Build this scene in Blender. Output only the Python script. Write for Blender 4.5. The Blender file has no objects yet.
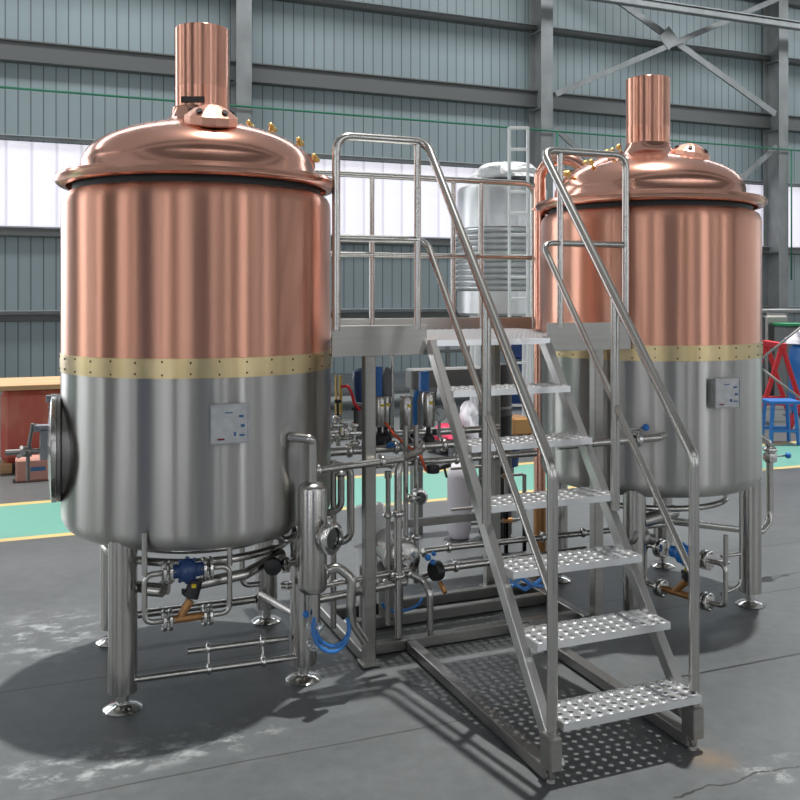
import bpy, bmesh, math, random
from mathutils import Vector, Matrix
random.seed(4)
C = bpy.context.scene.collection
PI = math.pi
TH = .3865                       # camera yaw against the long wall
cT, sT = math.cos(TH), math.sin(TH)
def V3(*a): return Vector(a)

# ------------------------------------------------------------------ materials
def mat(name, col, metal=0., rough=.5, emit=None, estr=0., alpha=None, aniso=0., coat=0., spec=None, trans=0.):
    m = bpy.data.materials.new(name); m.use_nodes = True
    n = m.node_tree.nodes; b = n['Principled BSDF']
    b.inputs['Base Color'].default_value = (*col, 1); b.inputs['Metallic'].default_value = metal
    b.inputs['Roughness'].default_value = rough
    if emit: b.inputs['Emission Color'].default_value = (*emit, 1); b.inputs['Emission Strength'].default_value = estr
    if coat: b.inputs['Coat Weight'].default_value = coat
    if spec is not None: b.inputs['Specular IOR Level'].default_value = spec
    if trans: b.inputs['Transmission Weight'].default_value = trans
    return m
def N(m, t, **k):
    n = m.node_tree.nodes.new(t)
    for a, b in k.items(): setattr(n, a, b)
    return n
def LK(m, a, b): m.node_tree.links.new(a, b)
def ramp(m, src, stops):
    r = N(m, 'ShaderNodeValToRGB'); e = r.color_ramp.elements
    while len(e) < len(stops): e.new(.5)
    for q, (p, c) in zip(e, stops): q.position = p; q.color = (*c, 1) if len(c) == 3 else c
    LK(m, src, r.inputs['Fac']); return r.outputs['Color']
def noise(m, scale, detail=3, mapping=None, rough=.5, coord='Object'):
    tc = N(m, 'ShaderNodeTexCoord'); src = tc.outputs[coord]
    if mapping:
        mp = N(m, 'ShaderNodeMapping'); mp.inputs['Scale'].default_value = mapping
        LK(m, src, mp.inputs['Vector']); src = mp.outputs['Vector']
    t = N(m, 'ShaderNodeTexNoise'); t.inputs['Scale'].default_value = scale; t.inputs['Detail'].default_value = detail
    t.inputs['Roughness'].default_value = rough
    LK(m, src, t.inputs['Vector']); return t.outputs['Fac']
def metal_brushed(name, c1, c2, r1, r2, streak, aniso=.0, bump=.0, bscale=4):
    m = mat(name, c1, 1., r1); b = m.node_tree.nodes['Principled BSDF']
    f = noise(m, 1., 3, streak)
    LK(m, ramp(m, f, [(.3, c1), (.7, c2)]), b.inputs['Base Color'])
    mr = N(m, 'ShaderNodeMapRange'); mr.inputs[3].default_value = r1; mr.inputs[4].default_value = r2
    LK(m, f, mr.inputs[0]); LK(m, mr.outputs[0], b.inputs['Roughness'])
    if aniso:
        b.inputs['Anisotropic'].default_value = aniso
        b.inputs['Anisotropic Rotation'].default_value = ANR; tg = N(m, 'ShaderNodeTangent', direction_type='RADIAL', axis='Z'); LK(m, tg.outputs[0], b.inputs['Tangent'])
    if bump:
        g = noise(m, bscale, 2, (1, 1, .04)); bp = N(m, 'ShaderNodeBump'); bp.inputs['Strength'].default_value = 1.
        bp.inputs['Distance'].default_value = bump; LK(m, g, bp.inputs['Height']); LK(m, bp.outputs[0], b.inputs['Normal'])
    return m

M = {}
ANR = .25
M['copper'] = metal_brushed('copper_sheet', (.68, .335, .235), (.80, .43, .32), .30, .38, (9, 9, .12), .97, .0035, 5)
M['copper_smooth'] = metal_brushed('copper_sheet_smooth', (.68, .335, .235), (.80, .43, .32), .28, .34, (5, 5, .1), .95)
M['copper_lid'] = metal_brushed('spun_copper', (.82, .43, .32), (.88, .49, .38), .16, .24, (6, 6, 6), 0, .0, 4)
M['shell'] = metal_brushed('brushed_steel_shell', (.40, .395, .375), (.55, .545, .525), .30, .38, (10, 10, .12), .97, .005, 6)
M['steel'] = mat('satin_steel_tube', (.50, .49, .465), 1, .24)
M['steel_flat'] = metal_brushed('brushed_flat_steel', (.34, .335, .315), (.38, .373, .352), .32, .38, (3, 3, 60))
M['tread'] = mat('bright_tread_steel', (.86, .87, .88), 1, .33)
M['stringer'] = mat('brushed_stringer_steel', (.66, .65, .635), 1, .28)
M['polished'] = mat('polished_fittings', (.68, .67, .65), 1, .16)
M['dark_steel'] = mat('dark_frame_steel', (.30, .29, .28), 1, .38)
M['copper_cap'] = mat('brushed_copper_cap', (.80, .44, .33), 1, .36)
M['brass'] = metal_brushed('brass_sheet', (.62, .49, .26), (.72, .59, .36), .26, .38, (14, 14, .5), .3)
M['brass_cast'] = mat('cast_brass', (.74, .53, .20), 1, .3)
M['bronze'] = mat('bronze_body', (.42, .22, .09), .7, .45)
M['rivet'] = mat('rivet_brown', (.16, .07, .03), .6, .5)
M['black'] = mat('black_plastic', (.012, .012, .014), 0, .45)
M['dark'] = mat('dark_rubber', (.03, .03, .032), 0, .6)
M['blue'] = mat('blue_enamel', (.012, .045, .16), 0, .35, coat=.3)
M['blue_bright'] = mat('bright_blue_plastic', (.02, .17, .52), 0, .35)
M['blue_hose'] = mat('blue_air_hose', (.03, .18, .50), 0, .3)
M['orange'] = mat('orange_hose', (.62, .09, .03), 0, .4)
M['red'] = mat('red_paint', (.62, .02, .03), 0, .45)
M['yellow'] = mat('yellow_label', (.75, .55, .03), 0, .5)
M['white'] = mat('white_paint', (.88, .88, .89), 0, .5)
M['offwhite'] = mat('offwhite_cloth', (.74, .72, .78), 0, .9)
M['pink'] = mat('pink_cloth', (.75, .06, .14), 0, .9)
M['glass'] = mat('sight_glass_dark', (.02, .022, .022), 0, .05, coat=1)
M['clear'] = mat('clear_tube', (.85, .88, .9), 0, .08, trans=.8)
M['plate'] = metal_brushed('etched_plate', (.42, .43, .44), (.52, .53, .54), .35, .5, (30, 30, 30))
M['ink_red'] = mat('plate_red_print', (.22, .01, .015), 0, .5)
M['ink_blue'] = mat('plate_blue_print', (.05, .14, .30), 0, .5)
M['grey_paint'] = mat('grey_painted_steel', (.20, .205, .205), .0, .5)
M['galv'] = metal_brushed('galvanised_column', (.24, .25, .25), (.33, .34, .34), .5, .62, (3, 3, 2))
M['galv'].node_tree.nodes['Principled BSDF'].inputs['Metallic'].default_value = .25
M['girt'] = mat('girt_steel', (.15, .155, .15), .2, .5)
M['lip'] = mat('girt_lit_edge', (.50, .54, .55), .3, .4)  # paler tone paints the lit top edge of the girts
M['cable'] = mat('green_cable', (.03, .20, .11), 0, .5)
M['green'] = mat('green_plastic', (.03, .30, .12), 0, .5)
M['door_blue'] = mat('blue_door_paint', (.03, .12, .45), 0, .5)
M['gauge'] = mat('gauge_face', (.45, .48, .48), 0, .4)
M['board'] = mat('grey_board', (.18, .18, .19), 0, .6)

m = mat('red_plywood', (.50, .12, .09), 0, .7); b = m.node_tree.nodes['Principled BSDF']
LK(m, ramp(m, noise(m, 5, 4, (1, 1, .5)), [(.3, (.52, .07, .055)), (.5, (.48, .12, .085)), (.68, (.56, .20, .14))]), b.inputs['Base Color']); M['crate'] = m
m = mat('raw_plywood', (.55, .33, .16), 0, .75); b = m.node_tree.nodes['Principled BSDF']
LK(m, ramp(m, noise(m, 6, 4, (.3, 3, 3)), [(.3, (.45, .25, .12)), (.7, (.62, .40, .22))]), b.inputs['Base Color']); M['wood'] = m
m = mat('pink_cardboard', (.52, .26, .21), 0, .8); M['card'] = m

# corrugated cladding: teal grey sheet with pressed ribs (real bump ribs plus thin dark seams)
def cladding(name, col, axis='x', pitch=.215):
    m = mat(name, col, .0, .42); b = m.node_tree.nodes['Principled BSDF']
    tc = N(m, 'ShaderNodeTexCoord'); sx = N(m, 'ShaderNodeSeparateXYZ'); LK(m, tc.outputs['Object'], sx.inputs[0])
    d = N(m, 'ShaderNodeMath', operation='DIVIDE'); d.inputs[1].default_value = pitch
    LK(m, sx.outputs[0 if axis == 'x' else 1], d.inputs[0])
    fr = N(m, 'ShaderNodeMath', operation='FRACT'); LK(m, d.outputs[0], fr.inputs[0])
    seam = ramp(m, fr.outputs[0], [(0, (.25, .25, .25)), (.05, (.25, .25, .25)), (.11, (1, 1, 1)), (.9, (1, 1, 1))])
    nz = ramp(m, noise(m, .5, 3, (1, 1, .5)), [(.3, tuple(c*.88 for c in col)), (.7, tuple(min(1, c*1.1) for c in col))])
    mx = N(m, 'ShaderNodeMixRGB', blend_type='MULTIPLY'); mx.inputs[0].default_value = 1
    LK(m, nz, mx.inputs[1]); LK(m, seam, mx.inputs[2]); LK(m, mx.outputs[0], b.inputs['Base Color'])
    return m
M['clad'] = cladding('teal_corrugated_cladding', (.31, .375, .39))
M['clad_side'] = cladding('teal_corrugated_cladding_side', (.235, .345, .365), 'y')
M['roof'] = mat('roof_sheet', (.17, .165, .16), 0, .6)
def daylight(name, strength):
    m = mat(name, (.75, .74, .8), 0, .5, (.93, .90, 1.), strength); b = m.node_tree.nodes['Principled BSDF']
    tc = N(m, 'ShaderNodeTexCoord'); sx = N(m, 'ShaderNodeSeparateXYZ'); LK(m, tc.outputs['Object'], sx.inputs[0])
    d = N(m, 'ShaderNodeMath', operation='DIVIDE'); d.inputs[1].default_value = .43; LK(m, sx.outputs[0], d.inputs[0])
    fr = N(m, 'ShaderNodeMath', operation='FRACT'); LK(m, d.outputs[0], fr.inputs[0])
    LK(m, ramp(m, fr.outputs[0], [(0, (.55, .52, .60)), (.10, (.60, .57, .65)), (.14, (.93, .91, 1)), (.95, (.86, .83, .92))]), b.inputs['Emission Color'])
    return m
M['daylight'] = daylight('translucent_wall_sheet', .64)
M['glow_sheet'] = mat('glowing_side_sheet', (.8, .8, .82), 0, .5, (.95, .97, 1.), 2.9)  # glow set high so the tanks mirror bright streaks

# floor: grey sealed concrete, painted green lane with yellow edges, sawn joints, chalky stains
def floor_mat():
    m = mat('sealed_concrete', (.18, .19, .19), 0, .35); b = m.node_tree.nodes['Principled BSDF']
    base = ramp(m, noise(m, .8, 6, None, .62), [(.28, (.078, .086, .089)), (.5, (.103, .112, .115)), (.75, (.135, .144, .147))])
    fine = ramp(m, noise(m, 14, 5, None, .7), [(.35, (.82, .82, .82)), (.65, (1.08, 1.08, 1.08))])
    mx = N(m, 'ShaderNodeMixRGB', blend_type='MULTIPLY'); mx.inputs[0].default_value = .8
    LK(m, base, mx.inputs[1]); LK(m, fine, mx.inputs[2]); col = mx.outputs[0]
    tc = N(m, 'ShaderNodeTexCoord'); sx = N(m, 'ShaderNodeSeparateXYZ'); LK(m, tc.outputs['Object'], sx.inputs[0])
    def band(axis, a, bb, soft=.006, wob=None):
        src = sx.outputs[axis]
        if wob is not None:
            ad = N(m, 'ShaderNodeMath', operation='ADD'); LK(m, src, ad.inputs[0]); LK(m, wob, ad.inputs[1]); src = ad.outputs[0]
        c = N(m, 'ShaderNodeMath', operation='SUBTRACT'); LK(m, src, c.inputs[0]); c.inputs[1].default_value = (a+bb)/2
        ab = N(m, 'ShaderNodeMath', operation='ABSOLUTE'); LK(m, c.outputs[0], ab.inputs[0])
        mr = N(m, 'ShaderNodeMapRange'); mr.inputs[1].default_value = (bb-a)/2+soft; mr.inputs[2].default_value = (bb-a)/2-soft
        LK(m, ab.outputs[0], mr.inputs[0]); return mr.outputs[0]
    def mixc(col, fac, c):
        x = N(m, 'ShaderNodeMixRGB'); LK(m, fac, x.inputs[0]); LK(m, col, x.inputs[1]); x.inputs[2].default_value = (*c, 1); return x.outputs[0]
    def mul(a, bb):
        x = N(m, 'ShaderNodeMath', operation='MULTIPLY'); LK(m, a, x.inputs[0]); LK(m, bb, x.inputs[1]); return x.outputs[0]
    # chalky stains with their own shape
    for (cx, cy, rx, ry, th) in ((.08, 4.62, .30, .42, .52), (.20, 3.27, .45, .16, .50), (.62, 3.30, .30, .16, .53), (1.95, 4.55, .35, .3, .55), (2.35, 2.36, .22, .1, .53), (3.3, 2.8, .5, .3, .60)):
        g = N(m, 'ShaderNodeVectorMath', operation='SUBTRACT'); LK(m, tc.outputs['Object'], g.inputs[0]); g.inputs[1].default_value = (cx, cy, 0)
        s = N(m, 'ShaderNodeVectorMath', operation='MULTIPLY'); LK(m, g.outputs[0], s.inputs[0]); s.inputs[1].default_value = (1/rx, 1/ry, 0)
        l = N(m, 'ShaderNodeVectorMath', operation='LENGTH'); LK(m, s.outputs[0], l.inputs[0])
        f = N(m, 'ShaderNodeMapRange'); f.inputs[1].default_value = 1.; f.inputs[2].default_value = .3; LK(m, l.outputs['Value'], f.inputs[0])
        p = ramp(m, noise(m, 7, 6, (1, 1.6, 1), .7), [(th-.02, (0, 0, 0)), (th+.10, (.75, .75, .75))])
        col = mixc(col, mul(f.outputs[0], p), (.42, .45, .45))
    # rust bloom by the stair foot
    g = N(m, 'ShaderNodeVectorMath', operation='SUBTRACT'); LK(m, tc.outputs['Object'], g.inputs[0]); g.inputs[1].default_value = (2.18, 2.50, 0)
    l = N(m, 'ShaderNodeVectorMath', operation='LENGTH'); LK(m, g.outputs[0], l.inputs[0])
    f = N(m, 'ShaderNodeMapRange'); f.inputs[1].default_value = .10; f.inputs[2].default_value = .0; LK(m, l.outputs['Value'], f.inputs[0])
    col = mixc(col, mul(f.outputs[0], ramp(m, noise(m, 12, 3), [(.3, (.3, .3, .3)), (.7, (.9, .9, .9))])), (.22, .15, .09))
    # painted lane
    wear = ramp(m, noise(m, 3, 5), [(.25, (.82, .82, .82)), (.45, (1, 1, 1))])
    col = mixc(col, mul(band(1, 6.52, 7.55), wear), (.15, .38, .31))
    col = mixc(col, mul(band(1, 6.46, 6.54), wear), (.62, .48, .20))
    col = mixc(col, mul(band(1, 7.55, 7.64), wear), (.62, .48, .20))
    # saw cuts
    wob = N(m, 'ShaderNodeMath', operation='MULTIPLY'); LK(m, noise(m, 1.2, 4), wob.inputs[0]); wob.inputs[1].default_value = .05
    for v, w in ((4.0, .008), (9.9, .01), (13.9, .01)): col = mixc(col, band(1, v, v+w, .003), (.02, .02, .02))
    col = mixc(col, band(1, 3.112, 3.118, .003, wob.outputs[0]), (.035, .033, .03))
    col = mixc(col, mul(band(1, 3.086, 3.098, .003), band(0, 2.2, 9, .01)), (.02, .02, .02))
    col = mixc(col, mul(band(1, 4.50, 4.51, .003), band(0, 3.4, 9, .01)), (.03, .03, .03))
    col = mixc(col, mul(band(1, 3.79, 3.80, .003), band(0, 2.5, 9, .01)), (.03, .03, .03))
    # a jagged crack in front
    wb2 = N(m, 'ShaderNodeMath', operation='MULTIPLY'); LK(m, noise(m, 6, 5), wb2.inputs[0]); wb2.inputs[1].default_value = .12
    col = mixc(col, mul(band(1, 2.42, 2.427, .003, wb2.outputs[0]), band(0, 1.9, 3.4, .01)), (.025, .022, .02))
    LK(m, col, b.inputs['Base Color'])
    rr = N(m, 'ShaderNodeMapRange'); rr.inputs[3].default_value = .24; rr.inputs[4].default_value = .42
    LK(m, noise(m, 1.5, 5), rr.inputs[0]); LK(m, rr.outputs[0], b.inputs['Roughness'])
    bp = N(m, 'ShaderNodeBump'); bp.inputs['Distance'].default_value = .002; bp.inputs['Strength'].default_value = .5
    LK(m, noise(m, 9, 6), bp.inputs['Height']); LK(m, bp.outputs[0], b.inputs['Normal'])
    return m
M['floor'] = floor_mat()
# hazy wrinkled film
m = mat('wrinkled_film', (.66, .67, .68), 0, .3); b = m.node_tree.nodes['Principled BSDF']
bp = N(m, 'ShaderNodeBump'); bp.inputs['Distance'].default_value = .08; LK(m, noise(m, 9, 6), bp.inputs['Height']); LK(m, bp.outputs[0], b.inputs['Normal']); M['film'] = m
M['pale_steel'] = metal_brushed('pale_tank_steel', (.62, .63, .64), (.72, .73, .74), .3, .4, (8, 8, .2)); M['pale_steel'].node_tree.nodes['Principled BSDF'].inputs['Metallic'].default_value = .7

# ------------------------------------------------------------------ mesh builder
ORG = {}
class MB:
    def __init__(s): s.v = []; s.f = []; s.m = []; s.sm = []; s.cur = 0; s.smooth = True
    def add(s, vs, fs, smooth=None):
        b = len(s.v); s.v += [tuple(x) for x in vs]
        for f in fs: s.f.append([i+b for i in f]); s.m.append(s.cur); s.sm.append(s.smooth if smooth is None else smooth)
    def box(s, c, d, rz=0, rot=None):
        x, y, z = d[0]/2, d[1]/2, d[2]/2; bev = min(x, y, z)*.18
        R = rot if rot else Matrix.Rotation(rz, 3, 'Z'); c = Vector(c)
        bm = bmesh.new(); bmesh.ops.create_cube(bm, size=2)
        for q in bm.verts: q.co = Vector((q.co.x*x, q.co.y*y, q.co.z*z))
        bmesh.ops.bevel(bm, geom=bm.edges[:], offset=bev, segments=1, affect='EDGES')
        bm.verts.index_update()
        s.add([R @ q.co + c for q in bm.verts], [[q.index for q in f.verts] for f in bm.faces], False); bm.free(); return s
    def beam(s, p0, p1, w, h, up=(0, 0, 1)):
        p0, p1 = Vector(p0), Vector(p1); ax = (p1-p0); L = ax.length; ax.normalize(); up = Vector(up)
        sd = ax.cross(up).normalized(); u2 = sd.cross(ax).normalized()
        R = Matrix((ax, sd, u2)).transposed(); return s.box((p0+p1)/2, (L, w, h), rot=R)
    def tube(s, pts, r, seg=12, cap=True, closed=False):
        pts = [Vector(p) for p in pts]; n = len(pts); rings = []
        rr = r if isinstance(r, (list, tuple)) else [r]*n
        def tan(i):
            if closed: return (pts[(i+1) % n]-pts[i-1]).normalized()
            a = pts[max(i-1, 0)]; b = pts[min(i+1, n-1)]; return (b-a).normalized()
        t = tan(0); ref = Vector((0, 0, 1)) if abs(t.z) < .9 else Vector((1, 0, 0)); nrm = t.cross(ref).normalized()
        vs = []
        for i in range(n):
            t2 = tan(i); ax = t.cross(t2)
            if ax.length > 1e-6: nrm = Matrix.Rotation(t.angle(t2), 3, ax.normalized()) @ nrm
            t = t2; bn = t.cross(nrm).normalized()
            for k in range(seg):
                a = 2*PI*k/seg; vs.append(pts[i]+nrm*(math.cos(a)*rr[i])+bn*(math.sin(a)*rr[i]))
        fs = []
        for i in range(n if closed else n-1):
            j = (i+1) % n
            for k in range(seg): fs.append([i*seg+k, i*seg+(k+1) % seg, j*seg+(k+1) % seg, j*seg+k])
        s.add(vs, fs, True)
        if cap and not closed:
            b = len(s.v)-n*seg
            s.f.append([b+k for k in range(seg)][::-1]); s.m.append(s.cur); s.sm.append(False)
            s.f.append([b+(n-1)*seg+k for k in range(seg)]); s.m.append(s.cur); s.sm.append(False)
        return s
    def cyl(s, p0, p1, r, r2=None, seg=20): return s.tube([p0, p1], [r, r if r2 is None else r2], seg)
    def lathe(s, o, ax, prof, seg=48, a0=0, a1=2*PI, sharp=False):
        """prof = [(radius, height along ax)], turned about ax through o"""
        o = Vector(o); ax = Vector(ax).normalized(); ref = Vector((1, 0, 0)) if abs(ax.x) < .9 else Vector((0, 1, 0))
        e1 = (ref-ax*ref.dot(ax)).normalized(); e2 = ax.cross(e1); n = len(prof); full = abs(a1-a0-2*PI) < 1e-6
        cnt = seg if full else seg+1; vs = []
        for (r, h) in prof:
            for k in range(cnt):
                a = a0+(a1-a0)*k/seg; vs.append(o+ax*h+e1*(r*math.cos(a))+e2*(r*math.sin(a)))
        fs = []
        for i in range(n-1):
            for k in range(seg):
                k2 = (k+1) % cnt if full else k+1
                fs.append([i*cnt+k, i*cnt+k2, (i+1)*cnt+k2, (i+1)*cnt+k])
        s.add(vs, fs, not sharp)
        return s
    def ball(s, c, r, sc=(1, 1, 1), seg=14):
        pr = [(math.sin(PI*i/8)*r+1e-5, -math.cos(PI*i/8)*r*sc[2]) for i in range(9)]
        b = len(s.v); s.lathe(c, (0, 0, 1), pr, seg)
        c = Vector(c)
        for i in range(b, len(s.v)):
            x = Vector(s.v[i])-c; s.v[i] = tuple(c+Vector((x.x*sc[0], x.y*sc[1], x.z)))
        return s
    def build(s, name, mats, parent=None, org=None, auto=True):
        me = bpy.data.meshes.new(name)
        if parent is not None: org = ORG[parent.name]
        elif org is None: org = Vector((0, 0, 0))
        org = Vector(org)
        me.from_pydata([tuple(Vector(q)-org) for q in s.v], [], s.f)
        for q in (mats if isinstance(mats, (list, tuple)) else [mats]): me.materials.append(M[q] if isinstance(q, str) else q)
        me.polygons.foreach_set('material_index', s.m); me.polygons.foreach_set('use_smooth', s.sm)
        bm = bmesh.new(); bm.from_mesh(me); bmesh.ops.remove_doubles(bm, verts=bm.verts[:], dist=1e-6)
        bmesh.ops.recalc_face_normals(bm, faces=bm.faces[:])
        for e in bm.edges:
            if len(e.link_faces) == 2 and e.calc_face_angle(0) > .75: e.smooth = False
        bm.to_mesh(me); bm.free()
        o = bpy.data.objects.new(name, me); C.objects.link(o)
        if parent is not None: o.parent = parent
        else: o.location = org
        ORG[o.name] = org
        return o
def thing(name, label, cat, loc=(0, 0, 0), group=None):
    o = bpy.data.objects.new(name, None); o.empty_display_size = .1; C.objects.link(o); o.location = loc
    o['label'] = label; o['category'] = cat
    if group: o['group'] = group
    ORG[o.name] = Vector(loc); return o
def tag(o, label, cat, group=None):
    o['label'] = label; o['category'] = cat
    if group: o['group'] = group
    return o
def struct(o, label=None):
    o['kind'] = 'structure'
    if label: o['label'] = label
    return o
def fillet(pts, rad, n=6):
    pts = [Vector(p) for p in pts]; out = [pts[0]]
    rads = rad if isinstance(rad, (list, tuple)) else [rad]*len(pts)
    for i in range(1, len(pts)-1):
        a, b, c = pts[i-1], pts[i], pts[i+1]; d1 = (a-b); d2 = (c-b); r = rads[i]
        ang = d1.angle(d2)
        if ang > PI-.02: out.append(b); continue
        t = min(r/math.tan(ang/2), d1.length*.49, d2.length*.49); p1 = b+d1.normalized()*t; p2 = b+d2.normalized()*t
        for k in range(n+1):
            u = k/n; out.append(p1*(1-u)**2+b*2*u*(1-u)+p2*u*u)
    out.append(pts[-1]); return out
def flange(mb, c, ax, r, t, hub=None):
    c = Vector(c); ax = Vector(ax).normalized()
    mb.lathe(c-ax*t/2, ax, [(.001, 0), (r*.92, 0), (r, t*.15), (r, t*.85), (r*.92, t), (.001, t)], 20)
def flange_pair(mb, c, ax, r):
    c = Vector(c); ax = Vector(ax).normalized()
    for s in (-1, 1): flange(mb, c+ax*(s*r*.28), ax, r, r*.32)
    e = ax.orthogonal().normalized(); e2 = ax.cross(e)
    for k in range(4):
        q = c+e*(math.cos(k*PI/2+.6)*r*.75)+e2*(math.sin(k*PI/2+.6)*r*.75); mb.cyl(q-ax*r*.65, q+ax*r*.65, r*.09, seg=6)
def clamp(mb, c, ax, r):
    """tri-clamp ferrule"""
    c = Vector(c); ax = Vector(ax).normalized()
    mb.lathe(c, ax, [(r, -r*.8), (r*1.5, -r*.45), (r*1.62, -r*.2), (r*1.62, r*.2), (r*1.5, r*.45), (r, r*.8)], 16)
    e = ax.orthogonal().normalized(); mb.box(c+e*r*1.8, (r*.7, r*.7, r*.7))
def hex_union(mb, c, ax, r):
    c = Vector(c); ax = Vector(ax).normalized()
    mb.lathe(c, ax, [(r, -r*1.1), (r*1.45, -r*.9), (r*1.5, r*.2), (r*1.35, r*.9), (r, r*1.1)], 8)
def off(c, dr, dd, z):
    """a point dr to the right and dd beyond c, as seen from the photographer's side of the hall"""
    return Vector((c[0]+dr*cT+dd*sT, c[1]-dr*sT+dd*cT, z))
def dirv(dr, dd, z=0): return Vector((dr*cT+dd*sT, -dr*sT+dd*cT, z)).normalized()

# ------------------------------------------------------------------ hall
U0, U1, W0, W1, HZ = -16., 34., -16., 17.9, 9.6
def plane_box(name, c, d, m, label): return struct(MBbox(c, d).build(name, m), label)
def MBbox(c, d):
    mb = MB(); x, y, z = [q/2 for q in d]; vs = [(c[0]+a*x, c[1]+b_*y, c[2]+e*z) for a in (-1, 1) for b_ in (-1, 1) for e in (-1, 1)]
    mb.add(vs, [[0, 1, 3, 2], [4, 6, 7, 5], [0, 4, 5, 1], [2, 3, 7, 6], [0, 2, 6, 4], [1, 5, 7, 3]], False); return mb
plane_box('floor', ((U0+U1)/2, (W0+W1)/2, -.1), (U1-U0, W1-W0, .2), 'floor', 'grey sealed concrete floor with a green painted lane')
LN = U1-U0; UC = (U0+U1)/2
# back wall below and above the daylight band
mb = MBbox((UC, W1+.05, 1.40), (LN, .1, 2.84)); mb2 = MBbox((UC, W1+.05, (4.42+HZ)/2), (LN, .1, HZ-4.42))
mb.add(mb2.v, mb2.f, False); struct(mb.build('wall_back', 'clad'), 'teal grey corrugated steel cladding')
struct(MBbox((-5.6, W1-.26, 4.2), (5.4, .04, 7.6)).build('window_50', 'glow_sheet'), 'tall glowing panel added at the far left end of the wall for reflections')  # added unseen glow panel, brightens the left tank's edge reflection
struct(MBbox((UC, W1+.05, 3.62), (LN, .06, 1.6)).build('window_1', 'daylight'), 'long band of translucent sheets glowing with daylight')
for i, (zc, h, dp, mt) in enumerate(((6.0, .36, .22, 'girt'), (7.6, .10, .22, 'girt'), (2.76, .16, .16, 'girt'), (1.30, .05, .20, 'galv'), (1.20, .12, .06, 'girt'), (9.1, .12, .22, 'girt'), (4.47, .05, .08, 'galv'))):
    mb = MB(); mb.box((UC, W1-dp/2, zc), (LN, dp, h))
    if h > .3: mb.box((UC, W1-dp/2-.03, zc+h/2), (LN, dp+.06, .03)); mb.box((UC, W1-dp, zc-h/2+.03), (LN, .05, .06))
    mb.cur = 1; mb.box((UC, W1-dp-.01, zc+h/2+.012), (LN, .05, .02)); mb.cur = 0  # pale strip along the top, a painted highlight
    struct(mb.build('trim_%d' % (i+1), [mt, 'lip']), 'horizontal steel girt on the corrugated wall')
# side walls, wall behind the photographer (cladding, glazing, glow panels and dark columns added for reflections, a blue roller door)
for nm, x in (('wall_left', U0-.05), ('wall_right', U1+.05)):
    mb = MBbox((x, (W0+W1)/2, 1.4), (.1, W1-W0, 2.8)); q = MBbox((x, (W0+W1)/2, 7.3), (.1, W1-W0, 4.6)); mb.add(q.v, q.f, False)
    if x < 0: q = MBbox((x, (W0+W1)/2, 3.9), (.1, W1-W0, 2.2)); mb.add(q.v, q.f, False)
    struct(mb.build(nm, 'roof' if x < 0 else 'clad_side'), 'corrugated side wall')
for k, (a, b_) in enumerate(((-14.5, -12.6), (-5., -4.2), (-2.4, .2), (5.6, 6.8), (8.4, 9.0), (11., 15.))):
    struct(MBbox((U0+.03, (a+b_)/2, 4.6), (.06, b_-a, 8.4)).build('window_%d' % (20+k), 'glow_sheet'), 'tall glowing panel added on the left side wall for reflections')  # unseen glow panels added for bright streaks on the tanks
struct(MBbox((U0+.03, -8.3, 2.8), (.08, 4.2, 5.6)).build('door_2', 'door_blue'), 'blue roller door in the left side wall')
for k, v in enumerate((-15., -11., -5.2, -.9, 4.4, 9.3)): struct(MBbox((U0+.3, v, HZ/2), (.5, .5, HZ)).build('trim_%d' % (30+k), 'dark'), 'dark column added on the left side wall for reflections')  # unseen dark uprights added to break up the tank reflections
struct(MBbox((U1+.05, (W0+W1)/2, 3.9), (.06, W1-W0, 2.2)).build('window_3', 'glow_sheet'), 'glazing band in the side wall')
mb = MBbox((UC, W0-.05, 2.4), (LN, .1, 4.8)); q = MBbox((UC, W0-.05, 7.2), (LN, .1, 4.8)); mb.add(q.v, q.f, False)
struct(mb.build('wall_front', 'roof'), 'corrugated wall behind the photographer')
n = 3
for k, (a, b_) in enumerate(((-15.5, -12.5), (-9.0, -7.2), (-6.2, -5.6), (1., 1.8), (4.4, 5.4), (8.8, 11.6), (15., 16.), (20., 23.), (27., 28.2))):
    n += 1; struct(MBbox(((a+b_)/2, W0+.03, 4.6), (b_-a, .06, 8.4)).build('window_%d' % n, 'glow_sheet'), 'glowing panel added on the wall behind the photographer for reflections')  # added glow behind the camera, mirrored as streaks by the shells
struct(MBbox((-1.6, W0+.03, 2.6), (2.2, .08, 5.2)).build('door_1', 'door_blue'), 'blue roller door behind the photographer')
for i, (a, b_) in enumerate(((-3., -.4), (3.2, 7.5), (7.5, 12), (18, 24))):
    pass
mb = MB()
for x in (-9., -3.2, 3., 7.6, 12., 18.4, 24.): mb.box((x, W0+.3, HZ/2), (.35, .5, HZ))
struct(mb.build('trim_20', 'galv'), 'row of columns along the wall behind the photographer')
# roof: sheet with open rooflights above the machine
slots = [(-9.5, -7.5), (-1.5, .3), (1.6, 12.0), (14.0, 15.2)]
edges = [W0]+[e for s_ in slots for e in s_]+[W1+.1]
mb = MB()
for k in range(0, len(edges), 2):
    q = MBbox((UC, (edges[k]+edges[k+1])/2, HZ+.05), (LN, edges[k+1]-edges[k], .1)); mb.add(q.v, q.f, False)
for v0 in (-2.2, .2, 2.4, 4.7):
    q = MBbox((UC, v0, HZ+.05), (LN, .0, .1))
struct(mb.build('ceiling', 'roof'), 'steel sheet roof with open rooflights')

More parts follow.
